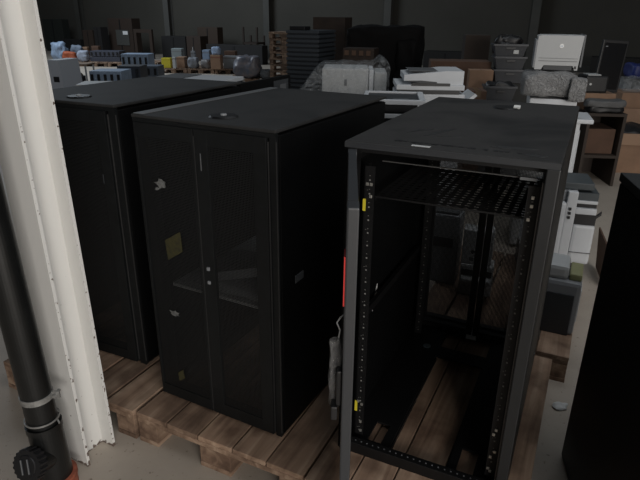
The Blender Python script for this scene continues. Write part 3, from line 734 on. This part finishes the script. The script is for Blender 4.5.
# ------------------------------------------------------------------ tote stack
def tote(label, px0, px1, pt, Y, h, zoff=None, junk=True, base=None, group='dark storage totes in a stack'):
    a, w = span(px0, px1, pt, Y, -.12); z0 = a.z - h if base is None else base; d = w * .72
    t = thing('storage_tote', label, 'storage tote', (a.x, a.y, z0), -.12, None)
    k = MB(); e = .008; tp_ = .03
    def side(x0, y0, x1, y1):   # outward tapered wall
        pass
    b0 = [(tp_, tp_), (w - tp_, tp_), (w - tp_, d - tp_), (tp_, d - tp_)]; b1 = [(0, 0), (w, 0), (w, d), (0, d)]
    vb = [k.bm.verts.new((x, y, 0)) for x, y in b0]; vt = [k.bm.verts.new((x, y, h - .012)) for x, y in b1]
    ib = [k.bm.verts.new((x + (e if x < w / 2 else -e), y + (e if y < d / 2 else -e), e)) for x, y in b0]; it = [k.bm.verts.new((x + (e if x < w / 2 else -e), y + (e if y < d / 2 else -e), h - .012)) for x, y in b1]
    f = k.bm.faces.new; f(vb[::-1]); f(ib)
    for i in range(4):
        j = (i + 1) % 4; f((vb[i], vb[j], vt[j], vt[i])); f((ib[j], ib[i], it[i], it[j])); f((vt[i], vt[j], it[j], it[i]))
    k.build('tub', TOTE, t)
    k = MB(); k.box(-.008, w + .008, -.008, .004, h - .02, h); k.box(-.008, w + .008, d - .004, d + .008, h - .02, h); k.box(-.008, .004, .004, d - .004, h - .02, h); k.box(w - .004, w + .008, .004, d - .004, h - .02, h); k.build('rim', TOTE, t)
    bx(w * .36, w * .64, -.006, .004, h * .62, h * .74).build('hand_hole', BLKP, t)
    return t, w, d, h, z0
zz = at(505, 57, 6.6).z
P_ = [('top', 495, 528, 44, 'dark grey storage tote at the top of the stack, holding black cables'), ('second', 496, 527, 56, 'dark grey storage tote second from the top of the stack'), ('third', 495, 526, 69, 'dark grey storage tote third from the top of the stack')]
aY = 6.6
tops = [at(505, y, aY).z for y in (44, 56.5, 69.5, 83)]
for i, (nm, x0, x1, pt, lab) in enumerate(P_):
    r_ = tote(lab, x0, x1, pt, aY + i * .004, tops[i] - tops[i + 1] - .0, base=tops[i + 1])
    if i == 0:
        T0 = r_; bx(r_[1] * .60, r_[1] * .76, .008, .012, .03, .07, ).build('paper_label', PAPER, r_[0])
zb3 = tops[3]
cb = thing('cable_heap', 'heap of black cables piled in the top storage tote', 'cables', (T0[0].location.x + .03, T0[0].location.y + .03, T0[4] + .02), -.12)
k = MB(); k.lump(0, T0[1] - .08, 0, T0[2] - .08, 0, tops[0] - tops[1] + .06, amp=.05, fr=11, seed=5, cuts=9, rnd=.7); k.build('cable_coils', BLKP, cb, smooth=True)
k = MB(); rn = random.Random(3)
for i in range(7):
    c0 = Vector((rn.uniform(.05, T0[1] - .12), rn.uniform(.03, .1), tops[0] - tops[1] + rn.uniform(.0, .05))); pts = [c0 + Vector((.07 * math.cos(a), .03 * math.sin(a * 1.3), .035 * math.sin(a))) for a in [j * .6 for j in range(9)]]; k.tube(pts, .006, seg=6)
k.build('loose_cable', BLKP, cb)
# lower totes, nearer and a little left
lo = tote('dark grey storage tote in front of the stack, full of dark parts', 486, 517, 86, 5.9, .16)
k = MB(); k.lump(.03, lo[1] - .03, .03, lo[2] - .03, .01, .19, amp=.03, fr=12, seed=15, cuts=8, rnd=.5); o = k.build('dark_parts', BLKP, smooth=True, loc=lo[0].location, rotz=-.12); tag(o, 'heap of dark small parts filling the front storage tote', 'parts', kind='stuff')
lo2 = tote('dark grey storage tote at the bottom right behind the open rack top', 488, 515, 99, 5.88, lo[4] - .55, base=.55); 
tag(bx(0, .5, 0, .42, 0, .55, bev=.01).build('cabinet', DARKP, loc=(lo2[0].location.x - .02, lo2[0].location.y - .01, 0), rotz=-.12), 'dark low cabinet carrying the front storage totes', 'cabinet')
z_ = tops[3]
tag(bx(0, .42, 0, .34, 0, z_, bev=.01).build('cabinet', SHADE, loc=(at(497, 80, aY + .05).x, aY + .05, 0), rotz=-.12), 'dark cabinet carrying the tall stack of storage totes', 'cabinet')

# ------------------------------------------------------------------ cartons behind the white copier
def cbox(label, pl, pr, pt, Y, base=0., d=.4, yaw=-.12, hmin=None, **k):
    a, w = span(pl, pr, pt, Y, yaw); return carton(label, (a.x, a.y, base), w, d, a.z - base, yaw, **k), a.z
c1, zc1 = cbox('long brown cardboard box behind the white copier', 431, 492, 61, 6.9, base=0, d=.4, m=KRAFTD, tape=False)
c2, zc2 = cbox('tan cardboard box between the white copier and the totes', 470, 494, 70, 6.3, base=0, d=.18, m=KRAFT, tape=False)
c4, zc4 = cbox('small brown cardboard box in front of the tan one', 470, 487, 91, 5.6, base=0, d=.3, m=KRAFTD)
c3, zc3 = cbox('dark brown open cardboard box standing on the long brown box', 466, 491, 35, 7.6, base=0, d=.3, m=mat('dark_carton', (.03, .02, .014), .85), tape=False)
# ------------------------------------------------------------------ crates, wrapped load, pallets farther back
a, w = span(286, 319, 30, 10., -.38)
NC = 18; ph = (a.z - .144) / NC
pallet('wooden pallet under the tall stack of blue grey crates', 0, 0, .8, .9, loc=(a.x - .05, a.y - .05, 0), rz=-.38)
cr0 = thing('stacking_crate', 'blue-grey plastic crate in the tall stack behind the middle rack', 'crate', (a.x, a.y, .144), -.38, 'blue-grey crates stacked behind the middle rack')
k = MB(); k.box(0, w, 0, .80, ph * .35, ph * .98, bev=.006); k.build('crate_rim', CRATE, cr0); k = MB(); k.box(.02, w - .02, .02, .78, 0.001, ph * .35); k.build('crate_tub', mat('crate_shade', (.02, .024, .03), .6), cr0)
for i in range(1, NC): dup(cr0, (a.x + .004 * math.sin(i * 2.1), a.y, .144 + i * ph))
ZC = .144 + NC * ph
o = tag(bx(.04, .32, .05, .3, 0, .06, bev=.01).build('flat_bin', BLKP, loc=(a.x, a.y, ZC), rotz=-.38), 'flat black bin lying on top of the blue grey crate stack', 'bin')
# brown boxes seen over the crates
a, w = span(313, 345, 17, 12.5, -.3); carton('wide brown wooden box showing above the blue grey crates', (a.x, a.y, 0), w, .6, a.z, -.3, m=WOODB, name='wooden_box', tape=False)
a, w = span(343, 374, 48, 8.8, -.3)
ob = carton('brown slatted box left in front of the black wrapped load', (a.x, a.y, 0), w, .35, a.z, -.3, m=WOODB, name='wooden_box', tape=False)
k = MB()
for i in range(4): k.box(w * (.06 + i * .235), w * (.20 + i * .235), -.02, .0, a.z - .10, a.z - .03)
pattern(ob.children[0], k, mat('brown_slat', (.09, .05, .03), .7))
# black wrapped load
a, w = span(346, 420, 23, 9.6, -.25)
bl = thing('wrapped_pallet_load', 'big load wrapped in black film behind the white copiers', 'pallet load', (a.x, a.y, 0), -.25)
k = MB(); k.lump(0, w, 0, 1.0, 0, a.z - .05, amp=.05, fr=4, seed=1, cuts=14, rnd=.12); k.build('black_film', BLKW, bl, smooth=True)
k = MB(); k.lump(w * .72, w * 1.0, -.10, .5, .0, a.z - .25, amp=.07, fr=5, seed=8, cuts=9, rnd=.3); k.build('hanging_film', BLKW, bl, smooth=True)
tag(bx(0, 1.6, 0, .5, 0, .85, bev=.02).build('low_cabinet', SHADE, loc=(at(424, 60, 9.4).x, 9.5, 0), rotz=-.2), 'low dark cabinet against which the brown boxes stand', 'cabinet')
# stack of wooden pallets
a, w = span(269, 286, 31, 14.0, -.42)
n = 9; base = pallet('wooden pallet in the high stack left of the blue grey crates', 0, 0, .8, 1.2, loc=(a.x, a.y, 0), rz=-.42, group='wooden pallets in the high stack')
for i in range(1, n): dup(base, (a.x + .01 * math.sin(i * 3), a.y, i * .1445))

# ------------------------------------------------------------------ far floor goods on pallets
def far_pallets(x0, py, Y, n, lab, grp, yaw=-.2, wd_=.8):
    p = at(x0, py, Y); first = None
    for i in range(n):
        loc = (p.x + i * (wd_ + .03) * math.cos(yaw), p.y + i * (wd_ + .03) * math.sin(yaw), 0)
        if first is None: first = pallet(lab, 0, 0, wd_, 1.2, loc=loc, rz=yaw, group=grp)
        else: dup(first, loc)
    return p
far_pallets(58, 60, 19.6, 4, 'wooden pallet in the far left row under blue and orange goods', 'far left row of pallets', yaw=-.02)
far_pallets(160, 68, 17.6, 3, 'wooden pallet in the far row with small boxes behind the middle rack', 'far middle row of pallets', yaw=-.03)
far_pallets(228, 76, 14.8, 1, 'wooden pallet in front of the far middle row carrying the plastic bag pile', None, yaw=.02, wd_=1.0)

def item(name, label, cat, pl, pr, pt, pb, Y, m, d=.3, yaw=-.1, kind='box', base=None, amp=.04, seed=0, parts=None, group=None, k2=None):
    a, w = span(pl, pr, pt, Y, yaw); zb = at((pl + pr) / 2, pb, Y).z if base is None else base
    h = max(.02, a.z - zb); loc = (a.x, a.y, zb)
    if kind == 'box':
        t = thing(name, label, cat, loc, yaw, group)
        bx(0, w, 0, d, 0, h, bev=min(.01, h * .1)).build('body', m, t)
        bx(-.002, w + .002, -.002, d + .002, h * .82, h * .86).build('lid_edge', k2 or MIDG, t); return t
    k = MB(); k.lump(0, w, 0, d, 0, h, amp=amp, fr=3.5 / max(w, .2), seed=seed, cuts=7, rnd=.7)
    o = k.build(name, m, smooth=True, loc=loc, rotz=yaw); return tag(o, label, cat, group)
PT = .1445
# left group
def tray(label, pl, pr, pt, Y, base, rows=2, group=None, m=LBLUE, d=.5):
    a, w = span(pl, pr, pt, Y, -.03); h = max(.06, a.z - base); t = thing('parts_tray', label, 'tray', (a.x, a.y, base), -.03, group)
    bx(0, w, 0, d, 0, h * .45, bev=.008).build('lower_tray', m, t); bx(0.01, w - .01, .01, d, h * .5, h, bev=.008).build('upper_tray', m, t)
    k = MB(); n = max(3, int(w / .13))
    for i in range(n):
        x = (i + .5) * w / n; bx(x - .025, x + .025, -.012, .03, h * .62, h * .9).build('dark_part', BLKP, t)
    k.bm.free(); return t
GR = .55
tray('pale blue trays with black parts just behind the leftmost rack', 88, 121, 71, 11.5, .0, d=.6)
tray('wide pale blue trays with dark parts at the far left', 120, 148, 54, 14.5, .0)
tray('pale blue trays at the right end of the far left row', 138, 158, 66, 13.7, .0, m=mat('dull_blue', (.08, .10, .13), .5))
tray('dark blue trays in front of the pale blue ones at the far left', 116, 140, 66, 12.5, .0, m=mat('navy_grey', (.03, .035, .045), .5))
tray('bluish trays with white edges on the far left row of pallets', 89, 119, 51, 19.8, PT, d=.6, m=mat('pale_blue2', (.05, .055, .075), .5))
item('plastic_sheet_pile', 'crumpled pale blue plastic pile behind the white column', 'plastic sheet', 49, 61, 43, 60, 20.2, LBLUE, kind='l', base=PT, d=.4, amp=.08)
item('plastic_sheet_pile', 'low bluish plastic pile behind the orange bag', 'plastic sheet', 69, 80, 46, 58, 20.2, mat('grey_blue', (.14, .17, .22), .6), kind='l', base=PT, d=.3, amp=.06, seed=4)
item('bag', 'orange bag lying on the far left pallets', 'bag', 61, 73, 52, 60, 19.65, ORNG, kind='l', base=PT, d=.3, amp=.04, seed=2)
item('bag', 'white and blue bag right of the orange bag', 'bag', 76, 85, 51, 60, 19.65, mat('white_blue', (.3, .33, .4), .6), kind='l', base=PT, d=.3, amp=.04, seed=12)
item('cardboard_box', 'small tan cardboard box standing behind the orange bag', 'cardboard box', 82, 87, 47, 60, 20.6, KRAFT, d=.15, base=PT, k2=KRAFTD)
item('cardboard_box', 'dull brown box behind the far left pallets', 'cardboard box', 91, 98, 46, 60, 20.55, KRAFTD, d=.2, base=PT, k2=KRAFTD)
# grey machine at left
a, w = span(47, 58, 60, 8.8, -.2)
t = thing('grey_machine', 'pale blue grey machine with a dark slot beside the white column', 'machine', (a.x, a.y, 0), -.2)
k = MB(); k.prism([(0, 0), (w + .06, 0), (w + .0, a.z), (0, a.z)], 0, .5, axis='y'); k.build('machine_body', mat('blue_grey_paint', (.38, .41, .46), .5), t)
bx(w * .35, w * .85, -.004, .002, a.z - .32, a.z - .24).build('dark_slot', BLKP, t)
item('plastic_bag', 'light blue crumpled bag lying next to the grey machine', 'plastic bag', 61, 72, 82, 90, 8.4, mat('light_blue_bag', (.28, .36, .55), .5), kind='l', base=None, d=.25, amp=.02, seed=21).location.z = .0
# trestle in front with round tan item
a, w = span(61, 86, 64, 12.6, 0)
t = thing('trestle_table', 'small table with thin pale legs near the grey machine', 'table', (a.x, a.y, 0), 0)
bx(-.05, w, 0, .5, a.z - .03, a.z, bev=.004).build('table_top', WOODC, t)
for x in (0, .22 * w / .5, w - .05):
    bx(x, x + .03, 0.01, .04, 0, a.z - .03).build('leg', OFFW, t)
bx(0, .03, .46, .49, 0, a.z - .03).build('leg', OFFW, t); bx(w - .05, w - .02, .46, .49, 0, a.z - .03).build('leg', OFFW, t)
a, w = span(71, 84, 69, 11.2, 0)
t = thing('round_drum', 'round tan lid on a dark drum next to the thin table legs', 'drum', (a.x + w / 2, a.y, 0), 0)
MB().cyl((0, 0, 0), (0, 0, a.z - .12), w / 2, seg=24).build('drum_body', BLKP, t)
k = MB(); k.ball((0, 0, a.z - .12), w * .36, (1, 1, .75), 3); k.build('round_lid', mat('tan_lid', (.15, .13, .10), .5), t, smooth=True)
# white topped things behind rack A
def sheet_cab(label, pl, pr, pt, Y, yaw, d, m, m2):
    a, w = span(pl, pr, pt, Y, yaw); t = thing('white_cabinet', label, 'cabinet', (a.x, a.y, 0), yaw)
    bx(0, w, 0, d, 0, a.z - .035, bev=.004).build('cabinet_body', m2, t); bx(-.01, w + .01, -.01, d, a.z - .034, a.z, bev=.004).build('cabinet_top', m, t); return t, a, w
t, a, w = sheet_cab('long low cabinet with a white top behind the leftmost rack', 148, 218, 78.5, 5.2, -.30, .5, WHITE, DARKP)
bx(.0, w * .40, .02, .48, a.z + .0005, a.z + .006).build('top_shade', MIDG, t)  # uneven light on the white top: darker left part painted as a grey slab
t, a, w = sheet_cab('narrow cabinet with a pale top edge left behind the leftmost rack', 77, 117, 84.5, 5.0, .12, .28, OFFW, DARKP)
# middle far goods
item('box', 'small yellow box in the far middle row', 'box', 161, 170, 58, 68, 17.7, YEL, base=PT, d=.2, k2=YEL)
item('cardboard_box', 'tan cardboard box right of the yellow box in the far row', 'cardboard box', 176, 184, 57, 68, 17.7, KRAFT, base=PT, k2=KRAFTD)
item('box', 'pale green white box above the yellow box in the far row', 'box', 171, 181, 48.5, 68, 18.4, mat('pale_green', (.25, .29, .30), .6), base=PT, k2=GREYP)
item('bottle_pack', 'small white upright bottle pack in the far middle row', 'bottle', 172, 175, 57, 68, 17.55, OFFW, base=PT, d=.08)
t = item('figure_lamp', 'small pale object with a thin neck in the far middle row', 'lamp', 190.5, 194.5, 51, 68, 18.2, GREYP, base=PT, d=.1)
a = at(192.5, 47, 18.2); MB().cyl((.06, .05, .2), (.06, .05, a.z - PT), .02, .012, seg=8).build('neck', OFFW, t)
item('plastic_bag', 'grey crumpled bag in the middle of the far row', 'plastic bag', 187, 196, 58, 68, 17.6, mat('bag_grey', (.17, .18, .20), .5), kind='l', base=PT, d=.3, seed=3)
item('plastic_bag', 'low pale crumpled bag left of the tan box with a red edge', 'plastic bag', 200, 209, 60, 68, 17.6, mat('bag_grey2', (.13, .12, .12), .5), kind='l', base=PT, d=.3, seed=13)
item('box', 'pale blue box standing behind the tan box in the far row', 'box', 202, 209, 50, 68, 18.2, LBLUE, base=PT, k2=GREYP)
item('cardboard_box', 'tan cardboard box under the blue white bundle in the far row', 'cardboard box', 210, 220, 55, 68, 17.4, KRAFT, base=PT, k2=mat('red_edge', (.2, .06, .04), .6))
item('plastic_bundle', 'blue and white plastic bundle above the tan box in the far row', 'bundle', 211, 219, 47, 55, 17.45, mat('bundle_blue', (.28, .36, .5), .5), kind='l', d=.2, seed=5, amp=.03)
item('cardboard_box', 'dark brown flat box right of the blue white bundle', 'cardboard box', 224, 235, 51, 68, 18.4, KRAFTD, base=PT, k2=KRAFTD)
item('paper_stack', 'low white paper stack at the right end of the far row', 'paper', 223, 241, 56, 68, 17.7, GREYP, base=PT, k2=KRAFTD, d=.3)
item('plastic_bag', 'big crumpled clear bag pile with coloured rubbish inside', 'plastic bag', 233, 257, 57, 76, 14.9, mat('bag_mixed', (.10, .12, .16), .35, col2=(.22, .19, .19), scale=7), kind='l', base=PT, d=.6, seed=7, amp=.10)
item('plastic_bag', 'small pale bag right of the big bag pile', 'plastic bag', 260, 270, 70, 76, 14.9, mat('bag_pale', (.18, .20, .22), .5), kind='l', base=PT, d=.3, seed=8, amp=.04)
# dark things along the back wall
def wallY(px):  # depth of the wall seen in pixel column px
    k = at(px, 20, 1.).x; return (wa.y - wa.x * wd.y / wd.x) / (1 - k * wd.y / wd.x)
def wthing(name, label, cat, pl, pr, pt, m, off=1.1, d=.6, yaw=None, kind='box', base=0.):
    Y = wallY(pr) - off; a, w = span(pl, pr, pt, Y, wyaw if yaw is None else yaw)
    t = thing(name, label, cat, (a.x, a.y, base), wyaw if yaw is None else yaw)
    h = a.z - base
    if kind == 'box':
        bx(0, w, 0, d, 0, h, bev=.01).build('carcass', m, t); k = MB(); k.box(w * .48, w * .52, -.01, 0, .05, h - .05); k.build('door_gap', BLKP, t)
    elif kind == 'frame':
        e = .13; k = MB(); k.box(0, e, 0, d, 0, h); k.box(w - e, w, 0, d, 0, h); k.box(e, w - e, 0, d, h - e, h); k.build('frame', m, t)
    elif kind == 'chair':
        k = MB()
        for x in (0, w - .06):
            k.box(x, x + .06, 0, .06, 0, h); k.box(x, x + .06, d - .06, d, 0, h * .75)
        k.build('frame', m, t); bx(0, w, 0, d, h * .5, h * .56).build('seat', m, t)
    return t, a, w, h
DG = mat('dark_green_goods', (.014, .017, .014), .7); DB = mat('dark_brown_goods', (.030, .018, .012), .7); DK = mat('near_black_goods', (.009, .008, .008), .7)
DS = mat('dark_slate_goods', (.018, .019, .019), .7)
wthing('cupboard', 'dark green low cupboard at the back wall right of the white column', 'cupboard', 42, 61, 19, DG, off=.7, d=.4)
wthing('cupboard', 'very dark low cupboard at the back wall beside the green one', 'cupboard', 61, 80, 39, DK, off=1.6, d=.4)
wthing('cupboard', 'dark brown low cupboard under the first wall column', 'cupboard', 82, 92, 30, DB, off=2.4, d=.4)
wthing('cupboard', 'tall black cupboard at the back wall left of the mirror', 'cupboard', 93, 100, 27, DK, off=3.1, d=.4)
wthing('wardrobe', 'dark wooden wardrobe behind the tall black cupboard', 'wardrobe', 100, 107, 35, DS, off=1.0, d=.4)
t, a, w, h = wthing('dresser', 'dark brown dresser holding a pale mirror at the back wall', 'dresser', 107, 131, 18, DB, off=1.8, d=.5)
bx(w * .32, w * .85, -.03, -.012, h * .30, h * .70).build('mirror', mat('dull_mirror', (.07, .07, .065), .35), t)
bx(w * .62, w * .82, -.04, -.031, h * .58, h * .67).build('mirror_bright_spot', mat('bright_spot_white', (.75, .75, .75), .4), t)  # bright spot in the mirror, painted on as a small white slab
wthing('door_frame', 'dark wooden frame leaning at the back wall right of the mirror dresser', 'frame', 133, 151, 29, DB, off=2.6, d=.1, kind='frame')
wthing('cupboard', 'near black bulky cupboard under the pale wall column', 'cupboard', 161, 185, 36, DK, off=1.5)
wthing('crate', 'dark brown crate pile under the brown box at the back wall', 'crate', 186, 200, 36, DB, off=2.4, d=.5)
t, a, w, h = wthing('wooden_box', 'brown box standing high at the back wall', 'box', 197, 217, 27, mat('dull_brown', (.045, .028, .018), .7), off=.8, d=.4)
wthing('bench', 'long black low bench along the back wall', 'bench', 206, 262, 44, DK, off=2.0, d=.4)
wthing('chair', 'upturned chair frame standing on the floor near the long bench', 'chair', 242, 257, 27, DB, off=1.2, kind='chair')
wthing('low_shelf', 'long dark low shelf along the back wall behind the cartons', 'shelf', 424, 466, 51, DK, off=1.2)
wthing('low_shelf', 'long dark low shelf at the back wall right of the white printer', 'shelf', 592, 650, 57, DK, off=1.2)
# ------------------------------------------------------------------ right background
# monitor-like black panel
p, w = span(603, 629, 40, 6.6, -.05)
t = thing('flat_screen', 'black upright flat screen leaning among the cartons at the right', 'screen', (p.x, p.y, p.z - .56), -.05)
bx(0, w, 0, .05, 0, .56, bev=.008, rot=Matrix.Rotation(.05, 3, 'Y')).build('screen_case', BLKP, t)
bx(.02, w - .02, -.002, .004, .03, .53, rot=Matrix.Rotation(.05, 3, 'Y')).build('screen_face', mat('dark_glass', (.006, .006, .007), .2), t)
bx(w * .15, w * .24, -.005, -.001, .49, .50).build('small_mark', GREYP, t)
zs_ = p.z - .56
# big black bag / device with logo
p, w = span(587, 610, 76, 6.1, -.1); zlow = at(600, 93, 6.1).z
t = thing('black_case', 'black case with a small white dot left of the flat screen', 'case', (p.x, p.y, zlow), -.1)
bx(0, w, 0, .3, 0, p.z - zlow, bev=.02).build('case_body', BLKP, t); MB().cyl((w * .22, -.003, .09), (w * .22, .001, .09), .012, seg=12).build('white_dot', PAPER, t)
bx(.03, w * .7, .05, .22, p.z - zlow, p.z - zlow + .012, bev=.003).build('white_strip', OFFW, t)
p2, w2_ = span(586, 617, 92, 6.05, -.1)
cA = carton('tan cardboard box under the black case at the right', (p2.x, p2.y, zlow - .17), w2_ + .0, .40, .17, -.1, m=KRAFT, tape=False)
zq = zlow - .17
shelf = thing('low_shelf', 'dark low shelf with cardboard boxes on it at the right', 'shelf', (p2.x - .03, p2.y - .22, 0), -.1)
k = MB(); k.box(0, .38, 0, .62, zq - .03, zq - .001); k.box(0.03, .35, 0, .60, .30, .33); k.box(0, .03, 0, .62, 0, zq - .03); k.box(.35, .38, 0, .62, 0, zq - .03); k.box(.03, .35, .60, .62, 0, zq - .03); k.build('shelf_frame', mat('brown_black_shelf', (.03, .02, .014), .7), shelf)
carton('brown cardboard box inside the dark low shelf at the right', (p2.x + .02, p2.y - .14, .331), .29, .4, .26, -.1, m=KRAFTD, tape=False)
t = thing('soft_bag', 'grey crumpled soft bag lying over dark gear in front of the tan box', 'bag', (p2.x - .03, p2.y - .205, zq), -.1)
k = MB(); k.lump(.0, .34, 0.0, .16, .0, .06, amp=.02, fr=9, seed=31, cuts=7, rnd=.3); k.build('dark_gear', BLKP, t, smooth=True)
k = MB(); k.lump(-.02, .36, -.01, .17, .055, .125, amp=.02, fr=11, seed=33, cuts=8, rnd=.5); k.build('crumpled_cloth', mat('grey_cloth', (.10, .10, .10), .7), t, smooth=True)
# big open cartons at right edge
p = atz(607, 172, 0)
Yc = p.y
q_, wq = span(612, 665, 133, Yc, -.18)
cc = carton('big open cardboard box on the floor at the right edge', (p.x, p.y, 0), .72, .6, q_.z, -.18, open_=True, fl=(0, 1, 0, 0), m=KRAFT)
bx(-.004, .724, -.012, -.001, q_.z - .13, q_.z, bev=.003).build('front_flap', mat('light_kraft', (.34, .22, .145), .85), cc)
k = MB(); k.lump(.07, .65, .08, .52, .03, q_.z + .03, amp=.05, fr=9, seed=41, cuts=10, rnd=.3); k_ = k.build('black_cables', BLKP, smooth=True, loc=(p.x, p.y, 0), rotz=-.18); tag(k_, 'tangle of black cables filling the big open cardboard box', 'cables', kind='stuff')
# second carton behind, higher
q2, w_2 = span(623, 670, 93, Yc + .95, -.1)
c5 = carton('tan cardboard box behind the big open box, blue and clear plastic on top', (q2.x, q2.y, 0), .62, .5, q2.z, -.1, m=KRAFT, tape=False)
k = MB(); k.lump(0, .5, .05, .4, 0, .16, amp=.06, fr=8, seed=51, cuts=8, rnd=.5); o = k.build('plastic_bag', FILM, smooth=True, loc=(q2.x + .02, q2.y, q2.z + .002), rotz=-.1); tag(o, 'clear crumpled plastic bag on the rear cardboard box', 'plastic bag')
k = MB(); k.lump(0, .4, 0, .35, 0, .20, amp=.04, fr=5, seed=61, cuts=8, rnd=.6); bq = at(633, 78, Yc + 1.55); o = k.build('blue_bag', BLUE, smooth=True, loc=(bq.x, bq.y, bq.z - .02)); tag(o, 'blue plastic bag at the right edge above the cartons', 'plastic bag')
tag(bx(-.02, .9, -.02, .5, 0, bq.z - .025, bev=.01).build('cabinet', SHADE, loc=(bq.x, bq.y, 0)), 'dark cabinet under the blue bag at the right edge', 'cabinet')
tag(bx(-.22, .03, .04, .4, 0, zs_ - .002, bev=.01).build('cabinet', DARKP, loc=(at(606, 60, 6.65).x + .1, 6.52, 0)), 'dark cabinet carrying the black flat screen', 'cabinet')
# white scrap of paper on floor
p = atz(560, 408, 0); k = MB(); k.lump(-.03, .03, -.02, .02, 0, .018, amp=.012, fr=40, seed=3, cuts=5, rnd=.6); tag(k.build('paper_scrap', PAPER, smooth=True, loc=p), 'small crumpled white paper scrap on the floor between open rack and right rack', 'paper')

# ------------------------------------------------------------------ light
W = bpy.data.worlds.new('world'); bpy.context.scene.world = W; W.use_nodes = True
bg = W.node_tree.nodes['Background']; bg.inputs[0].default_value = (.80, .90, 1.0, 1); bg.inputs[1].default_value = .055
def area(name, loc, target, sx, sy, power, col):
    l = bpy.data.lights.new(name, 'AREA'); l.shape = 'RECTANGLE'; l.size = sx; l.size_y = sy; l.energy = power; l.color = col
    o = bpy.data.objects.new(name, l); C.objects.link(o); o.location = loc
    o.rotation_euler = (Vector(target) - Vector(loc)).to_track_quat('-Z', 'Y').to_euler(); return o
area('gate_daylight', (1.9, -4.4, 2.0), (0., 1.8, .3), 3.4, 1.8, 355, (1., .95, .90))
area('skylight_far_left', (-9., 17., 6.5), (-5., 18., 0), 6, 4, 620, (.80, .90, 1.0))
area('skylight_middle', (2., 5.0, 6.5), (2.6, 5.6, 0), 3, 4, 60, (.90, .96, 1.0))
area('near_floor_fill', (2.2, .2, 6.2), (.6, 1.4, 0), 3, 3, 100, (.97, .98, 1.0))  # added overhead fill that brightens the floor between the racks
vs = bpy.context.scene.view_settings
bpy.context.scene.display_settings.display_device = 'sRGB'
vs.view_transform = 'Standard'; vs.look = 'None'; vs.gamma = 1; vs.use_curve_mapping = False; vs.exposure = -.22
